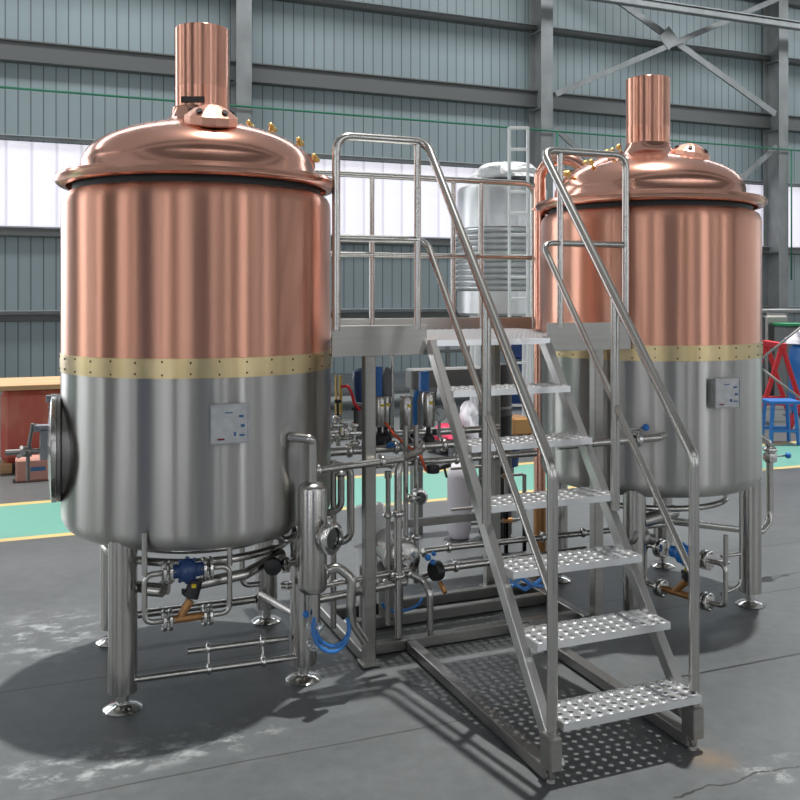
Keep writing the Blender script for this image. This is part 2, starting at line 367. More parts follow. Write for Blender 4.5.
# columns: I sections standing off the wall
def column(u, label):
    t = thing('steel_column', label, 'column', (u, W1-.35, 0), 'columns along the corrugated wall')
    mb = MB(); mb.box((u, W1-.62, HZ/2), (.30, .02, HZ)); mb.box((u, W1-.11, HZ/2), (.30, .02, HZ)); mb.build('column_flange', 'galv', t)
    mb = MB(); mb.box((u, W1-.365, HZ/2), (.02, .49, HZ)); mb.build('column_web', 'galv', t)
    mb = MB()
    for z in (5.75, 7.45, 2.7): mb.box((u-.085, W1-.365, z), (.13, .47, .015)); mb.box((u+.085, W1-.365, z), (.13, .47, .015))
    mb.build('stiffener', 'galv', t)
    mb = MB(); mb.box((u, W1-.365, .015), (.45, .62, .03)); mb.build('base_plate', 'galv', t)
    return t
column(3.80, 'grey steel column rising behind the chimney of the left tank')
column(10.52, 'grey steel column in the middle, behind the copper swan-neck pipe')
column(17.30, 'grey steel column at the right, beyond the right tank')
VB = W1-.66
def brace(p, q, nm, label, w=.14):
    mb = MB(); mb.beam(p, q, .05, w); mb.beam(p, q, .10, .03)
    return tag(mb.build(nm, 'galv', None, p), label, 'brace')
t = thing('cross_brace', 'crossed steel bracing between the middle and right columns, above the right chimney', 'brace', (13.9, VB, 7.6))
mb = MB(); mb.beam((10.72, VB, 6.05), (17.1, VB, 8.95), .05, .13); mb.build('diagonal', 'galv', t)
mb = MB(); mb.beam((10.72, VB+.06, 9.15), (17.05, VB+.06, 6.1), .05, .16); mb.build('diagonal', 'galv', t)
mb = MB(); mb.box((13.75, VB-.03, 7.60), (.4, .02, .4), rot=Matrix.Rotation(PI/4, 3, 'Y')); mb.build('gusset_plate', 'galv', t)
t = thing('cross_brace', 'lower crossed steel bracing partly hidden behind the right tank lid', 'brace', (13.9, VB, 2.8))
mb = MB(); mb.beam((10.72, VB, 5.3), (17.1, VB, .5), .05, .13); mb.build('diagonal', 'galv', t)
mb = MB(); mb.beam((10.72, VB+.06, .5), (17.1, VB+.06, 5.3), .05, .13); mb.build('diagonal', 'galv', t)
mb = MB(); mb.beam((U0+.5, VB-.5, 8.12), (U1-.5, VB-.5, 8.12), .16, .14); mb.beam((U0+.5, VB-.5, 8.21), (U1-.5, VB-.5, 8.21), .24, .03)
tag(mb.build('crane_rail', 'galv', None, (9.6, VB-.45, 8.7)), 'long horizontal steel beam across the top right of the hall', 'beam')
mb = MB(); mb.tube([(U0+.1, VB-.02, 5.23), (U1-.1, VB-.02, 5.23)], .022, 6)
mb.tube([(10.75, VB-.02, 5.23), (10.75, VB-.02, 3.2)], .02, 6); mb.tube([(17.5, VB-.02, 5.23), (17.5, VB-.02, 2.)], .02, 6)
tag(mb.build('green_cable', 'cable', None, (0, VB, 5.4)), 'thin green cable strung along the columns across the wall', 'cable')

# ------------------------------------------------------------------ tanks
R = .574
def lid_profile():
    return [(.555, 2.062), (.585, 2.066), (.598, 2.078), (.602, 2.092), (.594, 2.106), (.578, 2.110), (.535, 2.113), (.508, 2.116), (.499, 2.128),
            (.497, 2.165), (.489, 2.190), (.474, 2.217), (.450, 2.243), (.415, 2.268), (.365, 2.292), (.31, 2.314), (.24, 2.334), (.19, 2.347), (.155, 2.357), (.135, 2.372), (.122, 2.395), (.116, 2.42)]
def lid_z(r):
    p = lid_profile()[7:]
    for (a, za), (b, zb) in zip(p, p[1:]):
        if b <= r <= a: return za+(zb-za)*(a-r)/(a-b)
    return 2.15
def wing_nut(mb, c, nrm, s=1.):
    c = Vector(c); n_ = Vector(nrm).normalized(); e = n_.orthogonal().normalized()
    mb.cyl(c, c+n_*.05*s, .006*s, seg=8); mb.lathe(c+n_*.02*s, n_, [(.001, 0), (.015*s, 0), (.013*s, .02*s), (.001, .024*s)], 8)
    for q in (-1, 1): mb.ball(c+n_*.038*s+e*(q*.02*s), .012*s, (1, 1, 1), 8)
def tank(cu, cv, label, cap_off, hatch_off, extra_cap=None, chim=0., slot=False):
    c = (cu, cv)
    t = thing('brewing_tank', label, 'tank', (cu, cv, 0), 'brewhouse tanks')
    mb = MB(); mb.lathe((cu, cv, 0), (0, 0, 1), [(.001, .60), (.30, .605), (.46, .615), (.525, .627), (.558, .650), (.571, .678), (.574, .70), (.574, 1.0), (.574, 1.30)], 96); mb.build('steel_shell', 'shell', t)
    mb = MB(); mb.lathe((cu, cv, 0), (0, 0, 1), [(.574, 1.30), (.574, 1.6), (.574, 1.85), (.574, 1.978), (.571, 2.003), (.560, 2.025), (.540, 2.038), (.50, 2.042)], 96); mb.build('copper_jacket', 'copper', t)
    mb = MB(); mb.lathe((cu, cv, 0), (0, 0, 1), [(.573, 1.288), (.5775, 1.289), (.5775, 1.364), (.573, 1.365)], 96)
    mb.cur = 1
    for k in range(34):
        a = 2*PI*k/34
        for z in ((1.302, 1.352) if k % 2 else (1.306, 1.348)):
            p = V3(cu+.5775*math.cos(a+(.05 if z > 1.3 else 0)), cv+.5775*math.sin(a+(.05 if z > 1.3 else 0)), z); nn = (p-V3(cu, cv, z)).normalized(); mb.ball(p, .0042, (1, 1, 1), 6)
    mb.build('riveted_band', ['brass', 'rivet'], t)
    mb = MB(); mb.lathe((cu, cv, 0), (0, 0, 1), lid_profile(), 96); lid = mb.build('lid', 'copper_lid', t)
    mb = MB(); mb.lathe((cu, cv, 0), (0, 0, 1), [(.50, 2.036), (.530, 2.036), (.530, 2.066), (.50, 2.067)], 64); mb.build('lid_gap_shade', 'dark', t)  # dark ring stands in for shade in the gap under the lid
    ch = MB(); ch.lathe(off(c, chim, 0, 0), (0, 0, 1), [(.116, 2.40), (.116, 2.50), (.1175, 2.505), (.1165, 2.51), (.1165, 2.768), (.1145, 2.770), (.112, 2.768), (.112, 2.42)], 48)
    ch = ch.build('chimney', 'copper_smooth', t)
    mb = MB()
    # slide slot of the draught damper
    if slot: p = off(c, -.005, -.112, 2.440); mb.box(p, (.10, .014, .026), -TH); mb.build('damper_slot', 'dark', ch)
    # faceted caps over the lamp and the vent
    for (dr, dd, s) in [cap_off]+([extra_cap] if extra_cap else []):
        r_ = math.hypot(dr, dd); p = off(c, dr, dd, lid_z(r_)-.042); nv = (off(c, dr, dd, 0)-V3(cu, cv, 0)).normalized()*.22+V3(0, 0, 1)
        mb = MB(); mb.lathe(p, nv, [(.085*s, 0), (.076*s, .016*s), (.078*s, .03*s)], 10, sharp=False)
        mb.lathe(p, nv, [(.096*s, .022*s), (.102*s, .028*s), (.103*s, .058*s), (.066*s, .088*s), (.030*s, .104*s), (.0001, .108*s)], 12, sharp=True)
        cp = mb.build('lamp_cap', 'copper_cap', t)
        n_ = nv.normalized(); e1 = n_.orthogonal().normalized(); e2 = n_.cross(e1)
        for k in range(5):
            a = 2*PI*(k+.5)/5; rd = e1*math.cos(a)+e2*math.sin(a); q = p+rd*(.082*s)+n_*(.0805*s); nn = (rd+n_*1.15).normalized()
            mb = MB(); mb.lathe(q-nn*.004, nn, [(.012*s, 0), (.012*s, .006), (.0001, .006)], 12); mb.build('vent_hole', 'dark', cp)
    # lid hatch with brass wing nuts
    dr, dd = hatch_off; r_ = math.hypot(dr, dd); rad = (off(c, dr, dd, 0)-V3(cu, cv, 0)).normalized()
    nv = (rad*.52+V3(0, 0, 1)).normalized(); p = off(c, dr, dd, lid_z(r_)-.065)
    mb = MB(); mb.lathe(p, nv, [(.165, -.03), (.165, .03), (.185, .034), (.185, .048), (.165, .052), (.10, .066), (.0001, .072)], 40); h = mb.build('lid_hatch', 'copper_lid', t)
    e1 = nv.orthogonal().normalized(); e2 = nv.cross(e1)
    for k in range(8):
        a = 2*PI*k/8+.3; mb = MB(); wing_nut(mb, p+(e1*math.cos(a)+e2*math.sin(a))*.178+nv*.040, nv, .95); mb.build('wing_nut', 'brass_cast', h)
    # legs
    for sx in (-1, 1):
        for sy in (-1, 1):
            x, y = cu+sx*.362+(.024 if sy > 0 else .004), cv+sy*.364
            mb = MB(); mb.cyl((x, y, .07), (x, y, .66), .055, seg=28); l = mb.build('leg', 'steel', t)
            mb = MB(); mb.cyl((x, y, .02), (x, y, .075), .022, seg=14); mb.lathe((x, y, 0), (0, 0, 1), [(.001, 0), (.072, 0), (.074, .006), (.05, .02), (.001, .026)], 24); mb.build('foot', 'polished', l)
    return t
T1 = tank(.69, 4.03, 'left copper-topped steel brewing tank with a round side manway', (.112, -.305, 1.05), (.30, .20), (-.17, .22, .7), .012, True)
T2 = tank(3.09, 4.04, 'right copper-topped steel brewing tank behind the stair, joined to a copper swan-neck pipe', (.178, -.13, .98), (-.30, -.04))
# rating plates
def rating_plate(t, c, ang_dr, z0, w, h):
    """ang_dr: sideways offset on the shell seen from the front"""
    dd = -math.sqrt(R*R-ang_dr*ang_dr); nrm = dirv(ang_dr, dd); sd = Vector((0, 0, 1)).cross(nrm).normalized()
    p = off(c, ang_dr, dd, z0)+nrm*.030; Rm = Matrix((sd, nrm, Vector((0, 0, 1)))).transposed()
    mb = MB(); mb.box(p-nrm*.016, (w*.9, .04, h*.9), rot=Rm); mb.box(p, (w, .010, h), rot=Rm)
    for a in (-1, 1):
        mb.box(p+nrm*.006+Vector((0, 0, a*h*.46)), (w, .006, h*.05), rot=Rm); mb.box(p+nrm*.006+sd*(a*w*.47), (w*.04, .006, h), rot=Rm)
    o = mb.build('rating_plate', 'plate', t)
    mb = MB(); mb.box(p+nrm*.007-sd*(w*.24)-Vector((0, 0, h*.38)), (w*.18, .002, h*.045), rot=Rm); mb.build('red_print', 'ink_red', o)
    for (a, b_, ww, hh) in ((.28, .18, .12, .06), (.32, -.06, .10, .08), (.12, -.26, .06, .10), (.30, -.30, .14, .05), (-.04, .28, .2, .03)):
        mb = MB(); mb.box(p+nrm*.007+sd*(w*a)+Vector((0, 0, h*b_)), (w*ww, .002, h*hh), rot=Rm); mb.build('blue_print', 'ink_blue', o)
rating_plate(T1, (.69, 4.03), .225, 1.118, .148, .150)
rating_plate(T2, (3.09, 4.04), .215, 1.138, .155, .142)

# side manway of the left tank
c1 = (.69, 4.03); axm = dirv(-.94, -.34); cm = V3(.69, 4.03, .968)-axm*.035
t = T1
mb = MB(); mb.lathe(cm+axm*.50, axm, [(.205, 0), (.205, .10), (.222, .108), (.222, .120), (.20, .121)], 48); mb.build('manway_neck', 'dark_steel', t)
mb = MB(); mb.lathe(cm+axm*.622, axm, [(.222, 0), (.224, .004), (.224, .020), (.215, .024), (.19, .026), (.12, .034), (.0001, .038)], 48); door = mb.build('manway_door', 'steel', t)
sd = Vector((0, 0, 1)).cross(axm).normalized(); up = Vector((0, 0, 1))
mb = MB()
for z in (.125, .165): mb.cyl(cm+axm*.60+up*z+sd*.13*0-sd*.0, cm+axm*.655+up*z, .018, seg=12)
mb.box(cm+axm*.64+up*.205, (.05, .03, .03), rot=Matrix((axm, sd, up)).transposed())
mb.build('manway_hinge', 'polished', t)
mb = MB(); Rm = Matrix((axm, sd, up)).transposed()
mb.box(cm+axm*.672+up*.02, (.035, .05, .13), rot=Rm); mb.box(cm+axm*.665+up*.085, (.07, .05, .025), rot=Rm); mb.cyl(cm+axm*.70+up*.085-sd*.03, cm+axm*.70+up*.085+sd*.03, .014, seg=10)
mb.build('door_arm', 'polished', door)
hc = cm+axm*.635-up*.01
mb = MB(); mb.cyl(hc-axm*.08, hc+axm*.165, .011, seg=10); mb.lathe(hc+axm*.085, axm, [(.001, 0), (.022, 0), (.022, .035), (.001, .035)], 12)
hub = hc+axm*.10
for a in (.35, PI+.2): mb.cyl(hub, hub+(up*math.cos(a)+sd*math.sin(a)*.6)*.125-axm*(.02 if a < 1 else -.0), .008, seg=8)
for q in (-1, 1): mb.cyl(hub, hub+sd*q*.12+axm*.03, .008, seg=8)
mb.cyl(hub, hub+axm*.085, .012, seg=8)
mb.build('hand_wheel', 'dark_steel', door)
# valve behind manway : small boss
mb = MB(); mb.cyl(cm+off((0, 0), .0, -.0, 0)+axm*.47-dirv(0, 1)*.16, cm+axm*.56-dirv(0, 1)*.14, .035, .03, 16); mb.build('sample_boss', 'steel', t)

# outlet nozzle of left tank and the sight vessel hung on it
mb = MB(); n0 = off(c1, .438, -.375, 1.040)
mb.lathe(n0-dirv(.76, -.65)*.02, dirv(.76, -.65), [(.05, 0), (.046, .018), (.026, .022), (.0001, .022)], 24); mb.build('outlet_boss', 'shell', t)
vx, vy = 1.037, 3.47
t = thing('sight_vessel', 'upright steel cylinder with a round sight port beside the left tank', 'vessel', (vx, vy, .2))
mb = MB(); mb.lathe((vx, vy, 0), (0, 0, 1), [(.001, .425), (.045, .428), (.056, .44), (.058, .455), (.058, .835), (.054, .850), (.035, .862), (.001, .868)], 32); mb.build('vessel_body', 'steel', t)
mb = MB(); mb.tube(fillet([n0+dirv(.6, -.8)*.0, (vx-.01, vy-.005, 1.035), (vx, vy, 1.02), (vx, vy, .865)], [.0, .02, .05, 0], 8), .019, 14); mb.build('inlet_bend', 'steel', t)
sp = dirv(.80, -.60); pc = V3(vx, vy, .655)
mb = MB(); mb.cyl(pc, pc+sp*.085, .034, seg=24); mb.lathe(pc+sp*.075, sp, [(.036, 0), (.060, .004), (.064, .012), (.064, .030), (.056, .038), (.044, .040), (.042, .030)], 32)
mb.box(pc+sp*.09+up*.066, (.022, .022, .022)); pr_ = mb.build('sight_port', 'polished', t)
mb = MB(); mb.lathe(pc+sp*.102, sp, [(.043, 0), (.0001, .001)], 32); mb.build('sight_glass', 'glass', pr_)
mb = MB(); mb.cyl((vx+.01, vy, .30), (vx+.01, vy, .43), .022, seg=16); mb.build('outlet_tube', 'steel', t)
mb = MB(); mb.cyl((vx+.01, vy, .20), (vx+.01, vy, .30), .028, seg=16); clamp(mb, (vx+.01, vy, .22), (0, 0, 1), .022); clamp(mb, (vx+.01, vy, .29), (0, 0, 1), .022); mb.build('clear_sleeve', 'clear', t)
mb = MB(); mb.ball((vx-.03, vy-.01, .345), .014); mb.build('drain_knob', 'blue_bright', t)
pts = [(vx+.05, vy, .50), (vx+.10, vy-.01, .52), (vx+.155, vy-.03, .47), (vx+.15, vy-.03, .36), (vx+.16, vy-.02, .29), (vx+.22, vy-.0, .20)]
mb = MB(); mb.tube(fillet(pts, .05, 6), .019, 14); clamp(mb, (vx+.05, vy, .50), (1, 0, .3), .019); mb.build('drain_bend', 'steel', t)
# clamp valve between vessel and leg
t = thing('clamp_valve', 'small round steel clamp valve between the left tank and sight vessel', 'valve', (.97, 3.52, .64))
mb = MB(); q = V3(.955, 3.57, .66); mb.cyl(q-dirv(.2, -1)*.07, q+dirv(.2, -1)*.03, .022, seg=16); clamp(mb, q, dirv(.5, -1), .035); mb.ball(q+up*.05, .013); mb.build('valve_body', 'polished', t)
# blue hose under the vessel
def hose(name, pts, r, m, label, cat='hose', group=None, rad=.06):
    mb = MB(); mb.tube(fillet(pts, rad, 6), r, 10); return tag(mb.build(name, m, None, pts[0]), label, cat, group)
pts = [(1.105+.075*math.cos(a), 3.44+.03*math.sin(a), .285+.085*math.sin(a)) for a in [2.3+k*.36 for k in range(13)]]
mb = MB(); mb.tube(pts, .0085, 8); mb.tube([Vector(p)+V3(.008, .01, .018) for p in pts[:11]], .0085, 8)
tag(mb.build('air_hose', 'blue_hose', None, pts[0]), 'looped blue air hose hanging under the sight vessel', 'hose')

# ------------------------------------------------------------------ platform
Z = 1.476
t = PF = thing('work_platform', 'raised steel work platform with guard rails between the two tanks', 'platform', (1.9, 4.1, 0))
u0, u1, v0, v1 = 1.165, 2.665, 3.62, 4.74
def perforated(w, d, nx, ny, lip=.032, th=.002, cut=None):
    """pressed anti-slip plank: raised round holes, folded lips; origin at front left top corner"""
    mb = MB(); cw, cd = w/nx, d/ny
    for i in range(nx):
        for j in range(ny):
            x, y = (i+.5)*cw, (j+.5)*cd
            if cut and cut(x, y): continue
            r = min(cw, cd)*.30
            vs = [(x+cw/2*a, y+cd/2*b_, 0) for a, b_ in ((1, 0), (1, 1), (0, 1), (-1, 1), (-1, 0), (-1, -1), (0, -1), (1, -1))]
            for rr, zz in ((r*1.22, .0), (r, .0042), (r*.82, .0038), (r*.80, -.001)):
                vs += [(x+rr*math.cos(k*PI/4), y+rr*math.sin(k*PI/4), zz) for k in range(8)]
            fs = []
            for L in range(4): fs += [[L*8+k, L*8+(k+1) % 8, L*8+8+(k+1) % 8, L*8+8+k] for k in range(8)]
            mb.add(vs, fs, False)
    for (y, s) in ((0, -1), (d, 1)):
        mb.add([(0, y, 0), (w, y, 0), (w, y, -lip), (0, y, -lip), (0, y-s*.012, -lip), (w, y-s*.012, -lip)], [[0, 1, 2, 3], [3, 2, 5, 4]], False)
    for x in (0, w): mb.add([(x, 0, 0), (x, d, 0), (x, d, -lip), (x, 0, -lip)], [[0, 1, 2, 3]], False)
    return mb
ZD = 1.408
pl = perforated(u1-u0-.02, v1-v0-.16, 34, 26, .02, cut=lambda x, y: math.hypot(x+u0-.69, y+v0+.15-4.03) < .62 or math.hypot(x+u0-3.09, y+v0+.15-4.04) < .62)
pl.v = [(a+u0+.01, b_+v0+.15, z+ZD) for a, b_, z in pl.v]; pl.build('deck_plate', 'tread', t)
sL, sR = 1.585, 2.205          # stair opening
def fascia(a, b_, vv, h=.13, z=Z): q = MB(); q.box(((a+b_)/2, vv, z-h/2), (b_-a, .012, h)); q.box(((a+b_)/2, vv+.02, z-h+.006), (b_-a, .04, .01)); return q
fascia(u0, sL+.012, v0).build('fascia_panel', 'steel_flat', t)
fascia(sR, u1, v0).build('fascia_panel', 'steel_flat', t)
fascia(1.32, 2.8, v1, .13).build('fascia_panel', 'steel_flat', t)
for (u, v) in ((1.36, 3.70), (2.515, 3.68), (2.33, 4.43), (1.36, 4.68), (2.50, 4.68)):
    q = MB(); q.box((u, v, (Z-.09)/2), (.05, .05, Z-.11)); q.box((u, v, .012), (.08, .08, .012)); q.build('post', 'steel_flat', t)
bh = .05
q = MB(); q.box((1.93, 3.80, bh/2+.005), (1.09, .05, bh)); q.build('base_beam', 'steel_flat', t)
q = MB(); q.box((1.93, 4.10, bh/2+.005), (1.09, .05, bh)); q.build('base_beam', 'steel_flat', t)
q = MB(); q.box((1.93, 4.30, bh/2+.005), (1.09, .05, bh)); q.build('base_beam', 'steel_flat', t)
q = MB(); q.box((1.36, 4.2, bh/2+.005), (.05, .95, bh)); q.build('base_beam', 'steel_flat', t)
q = MB(); q.box((2.50, 4.2, bh/2+.005), (.05, .95, bh)); q.build('base_beam', 'steel_flat', t)
q = MB(); q.box((1.94, 4.43, .40), (.76, .035, .04)); q.build('cross_rail', 'dark_steel', t)
# guard rails
RR = .0175; ZT, ZM = 2.272, 1.845
def rail(name, pts, r=RR, rad=.06, parent=None, m='steel'):
    q = MB(); q.tube(fillet(pts, rad, 8), r, 14); return q.build(name, m, parent)
def guard(parts, t):
    g = rail('guard_rail', parts[0], RR, .07, t)
    for p in parts[1:]: rail('rail_bar', p, RR*.85, .05, g)
guard([[(1.185, v0, Z-.02), (1.185, v0, ZT), (1.56, v0, ZT)], [(1.185, v0, ZM), (1.56, v0, ZM)], [(1.555, v0, Z-.02), (1.555, v0, ZT)]], t)
guard([[(2.64, v0, Z-.02), (2.64, v0, ZT), (2.26, v0, ZT)], [(2.64, v0, ZM), (2.26, v0, ZM)], [(2.275, v0, Z-.02), (2.275, v0, ZT)]], t)
guard([[(1.36, v1, ZT), (2.79, v1, ZT), (2.79, v1, Z-.1)], [(1.36, v1, 1.83), (2.79, v1, 1.83)], [(1.36, v1, Z-.1), (1.36, v1, ZT)], [(1.76, v1, Z-.1), (1.76, v1, ZT)], [(2.26, v1, Z-.1), (2.26, v1, ZT)], [(2.44, v1, Z-.1), (2.44, v1, ZT)]], t)
# ------------------------------------------------------------------ stair
a0, w, b0, run, rise, z1 = 1.620, .565, 2.556, .1675, .2022, .197
S = thing('staircase', 'steep steel staircase with perforated treads and bent tube handrails', 'stairs', (1.9, 2.6, 0))
tr = perforated(w, .160, 13, 4, .026)
first = None
for k in range(7):
    if first is None:
        q = MB(); q.v, q.f, q.m, q.sm = list(tr.v), tr.f, tr.m, tr.sm
        org = Vector((0, 0, 0)); q.v = [(x+a0, y+b0, z+z1) for x, y, z in q.v]; first = q.build('tread', 'tread', S)
    else:
        o = first.copy(); C.objects.link(o); o.parent = S; o.location = (0, run*k, rise*k)
sl = rise/run
def stringer(uc):
    q = MB(); A = V3(uc, b0+.03, z1-.16); B = V3(uc, b0+run*6+.05, z1+rise*6-.02); dn = (B-A).normalized(); nn = V3(0, -dn.z, dn.y)
    A += nn*.014; B += nn*.014; q.beam(A, B, .036, .050, nn); return q.build('stringer', 'stringer', S)
stringer(a0-.010); stringer(a0+w-.008)
for uc in (a0-.03, a0+w-.015):
    q = MB(); q.box((uc, b0+.03, .10), (.045, .07, .11)); q.cyl((uc, b0+.03, .012), (uc, b0+.03, .06), .007, seg=8); q.cyl((uc, b0+.03, .025), (uc, b0+.03, .035), .013, seg=6)
    q.lathe((uc, b0+.03, 0), (0, 0, 1), [(.001, 0), (.018, 0), (.016, .012), (.001, .014)], 12); q.build('foot', 'steel_flat', S)
q = MB(); q.box((a0+w-.015, b0+.14, .115), (.012, .20, .06)); q.build('foot_bracket', 'dark_steel', S)
for uc in (a0-.03, a0+w-.012):
    q = MB(); q.box((uc, 3.18, .028), (.05, 1.18, .045)); q.build('ground_beam', 'dark_steel', S)
def hr(uc, sgn):
    vb = b0+.035; top = v0-.05; ztop = 1.015+(top-vb)*sl
    g = rail('handrail', [(uc, vb, .13), (uc, vb, 1.03), (uc, vb+(ZT-1.03)/sl, ZT), (uc-sgn*.14, v0, ZT)], .0185, .10, S)
    vm = vb+(ZM-.60)/sl
    rail('mid_rail', [(uc, vb, .60), (uc, vm, ZM), (uc-sgn*.14, v0, ZM)], .0135, .06, g)
    v2 = 3.06; rail('baluster', [(uc, v2, .74), (uc, v2, 1.03+(v2-vb)*sl)], .0185, .01, g)
hr(a0-.022, 1); hr(a0+w-.005, -1)

# ------------------------------------------------------------------ pipework helpers
def pipe(label, runs, name='process_pipe', clamps=(), unions=(), m='steel', group=None, rad=.05, cat='pipe'):
    p0 = runs[0][0][0]; t = thing(name, label, cat, p0, group)
    for pts, r in runs:
        q = MB(); q.tube(fillet(pts, rad, 6), r, 14); q.build('tube', m, t)
    for c, ax, r in clamps:
        q = MB(); clamp(q, c, ax, r); q.build('clamp', 'polished', t)
    for c, ax, r in unions:
        q = MB(); hex_union(q, c, ax, r); q.build('union_nut', 'polished', t)
    return t
# horizontal pipe from vessel side to the manifold
pipe('bright horizontal steel pipe from the left tank to the manifold with clamp ends', [([(1.07, 3.60, .880), (1.50, 3.66, .892)], .016)], clamps=[((1.10, 3.604, .881), (1, .1, 0), .017), ((1.40, 3.645, .890), (1, .1, 0), .017)])
pipe('inner hooked steel pipe behind the sight vessel, bending back under the left tank', [([(1.30, 3.9, .80), (1.30, 3.9, .64), (1.18, 3.95, .60)], .016)], clamps=[((1.30, 3.9, .80), (0, 0, 1), .016)])
pipe('outer, longer hooked steel pipe behind the sight vessel', [([(1.26, 3.92, .84), (1.345, 3.9, .82), (1.345, 3.9, .50), (1.14, 3.95, .45)], .018)])
# ring mains below left tank
def arc(c, r, z, a, b_, n=28): return [(c[0]+r*math.cos(a+(b_-a)*k/n), c[1]+r*math.sin(a+(b_-a)*k/n), z) for k in range(n+1)]
pipe('upper curved ring pipe under the bottom of the left tank', [(arc(c1, .40, .545, PI*.95, PI*2.1), .016), (arc(c1, .34, .575, PI*.9, PI*2.15), .012)], name='ring_pipe')
pipe('lower curved ring pipe under the left tank, carrying the blue strainer', [(arc(c1, .44, .455+.0, PI*1.22, PI*1.36, 8), .022), ([(.60, 3.60, .470), (.80, 3.62, .482), (.98, 3.72, .52)], .022), ([(.47, 3.56, .47), (.42, 3.6, .47)], .022)], name='ring_pipe')
def strainer_set(label, o, ax, zt, zb, L, scale, group=None, blue='blue'):
    """blue globe valve above, bronze angle valve below, flanged both sides, joined by a tube loop"""
    o = Vector(o); ax = Vector(ax).normalized(); t = thing('steam_valve_set', label, 'valve', (o.x, o.y, zt), group)
    A = V3(o.x, o.y, zt); B = V3(o.x, o.y, zb)
    q = MB(); q.ball(A, .036*scale, (1, 1, 1.05), 20); q.cyl(A-ax*.05*scale, A+ax*.05*scale, .022*scale)
    for k in range(10):
        a = 2*PI*k/10; n_ = ax.cross(up).normalized(); q.ball(A-n_*.0+ (up*math.cos(a)+ax*math.sin(a))*.038*scale, .007*scale, (1, 1, 1), 6)
    q.build('valve_bonnet', blue, t)
    for s in (-1, 1):
        q = MB(); flange_pair(q, A+ax*(s*L*.5), ax, .036*scale); q.build('flange', 'polished', t)
        q = MB(); flange_pair(q, B+ax*(s*L*.5), ax, .034*scale); q.build('flange', 'polished', t)
    q = MB(); q.cyl(B-ax*L*.42, B+ax*L*.42, .013*scale, seg=12); q.cyl(B-ax*L*.2, B+ax*L*.08+up*.055*scale, .012*scale, .015*scale, 12); q.build('angle_valve_body', 'bronze', t)
    K = B+ax*L*.14+up*.085*scale
    q = MB(); q.cyl(K-(ax*.35+up)*.02*scale, K+(ax*.35+up)*.03*scale, .026*scale, .022*scale, 12); q.box(K-ax*.03*scale, (.012, .012, .02)); kn = q.build('valve_knob', 'black', t)
    q = MB(); q.box(K+up*.02*scale-ax.cross(up)*(-.018)*scale, (.014*scale, .012*scale, .012*scale), math.atan2(ax.y, ax.x)); q.build('knob_mark', 'yellow', kn)
    W_ = L*.5+.055*scale
    q = MB(); q.tube(fillet([A-ax*L*.5, A-ax*W_*1.12, B-ax*W_*1.12, B-ax*L*.5], .03*scale, 6), .009*scale, 10)
    q.tube([A-ax*W_*1.12, A-ax*W_*1.12+up*.16], .009*scale, 10); q.build('tube', 'steel', t)
    q = MB(); q.tube(fillet([A+ax*L*.5, A+ax*W_*1.15, B+ax*W_*1.15, B+ax*L*.5], .03*scale, 6), .009*scale, 10)
    q.tube([A+ax*W_*1.15, A+ax*W_*1.15+up*.14], .009*scale, 10); q.build('tube', 'steel', t)
    return t
strainer_set('blue round valve over a bronze angle valve under the left tank', (.555, 3.52, 0), (1, .0, 0), .553, .372, .150, 1.2)
strainer_set('blue valve set with big round flanges under the right tank', (2.98, 3.62, 0), dirv(.62, -.78), .33, .13, .26, 1.3, blue='blue_bright')
# dark round valve at the right of left tank's underside
t = thing('hand_valve', 'black round hand valve with steel flanges behind the sight vessel', 'valve', (.93, 3.62, .47))
q = MB(); p = V3(.915, 3.62, .50); q.lathe(p, (-.3, -1, 0), [(.001, -.02), (.034, -.015), (.038, 0), (.034, .015), (.001, .02)], 20); q.build('hand_wheel', 'black', t)
q = MB(); flange_pair(q, p+V3(.05, .0, .0), (1, .1, 0), .032); flange_pair(q, p+V3(.055, .0, -.085), (0, 0, 1), .026); q.cyl(p+V3(0, .02, 0), p+V3(.13, .02, 0), .014); q.build('valve_body', 'polished', t)
pipe('steel tie pipe low between the rear legs of the left tank', [([(.37, 4.39, .115), (1.02, 4.39, .115)], .02)])
pipe('short steel pipe, upper of two low pipes beside the front legs of the left tank', [([(.578, 3.66, .190), (.99, 3.66, .183)], .0125)], clamps=[((.66, 3.66, .189), (1, 0, 0), .0125), ((.88, 3.66, .185), (1, 0, 0), .0125)])
pipe('long steel pipe, lower of two low pipes between the front legs of the left tank', [([(.37, 3.64, .118), (1.02, 3.64, .108)], .0135), ([(.66, 3.64, .114), (.66, 3.655, .19)], .006), ([(.88, 3.64, .11), (.88, 3.655, .185)], .006)], clamps=[((.66, 3.64, .114), (1, 0, 0), .0135), ((.88, 3.64, .11), (1, 0, 0), .0135)])
pipe('small bent drain pipe dropping in front of the rear leg under the left tank', [([(.86, 3.95, .55), (.86, 3.95, .33), (.94, 3.95, .33)], .012)])
pipe('diagonal steel strut from the rear leg to the front leg of the left tank', [([(1.04, 4.34, .13+.02), (1.06, 3.72, .24)], .016)], name='leg_brace', cat='brace')
q = MB(); q.box(off(c1, -.24, -.32, .56), (.035, .02, .04)); q.cyl(off(c1, -.24, -.32, .575), off(c1, -.24, -.32, .60), .008); tag(q.build('red_plug', 'red', None, off(c1, -.24, -.32, .56)), 'small red plug under the left tank bottom', 'plug')

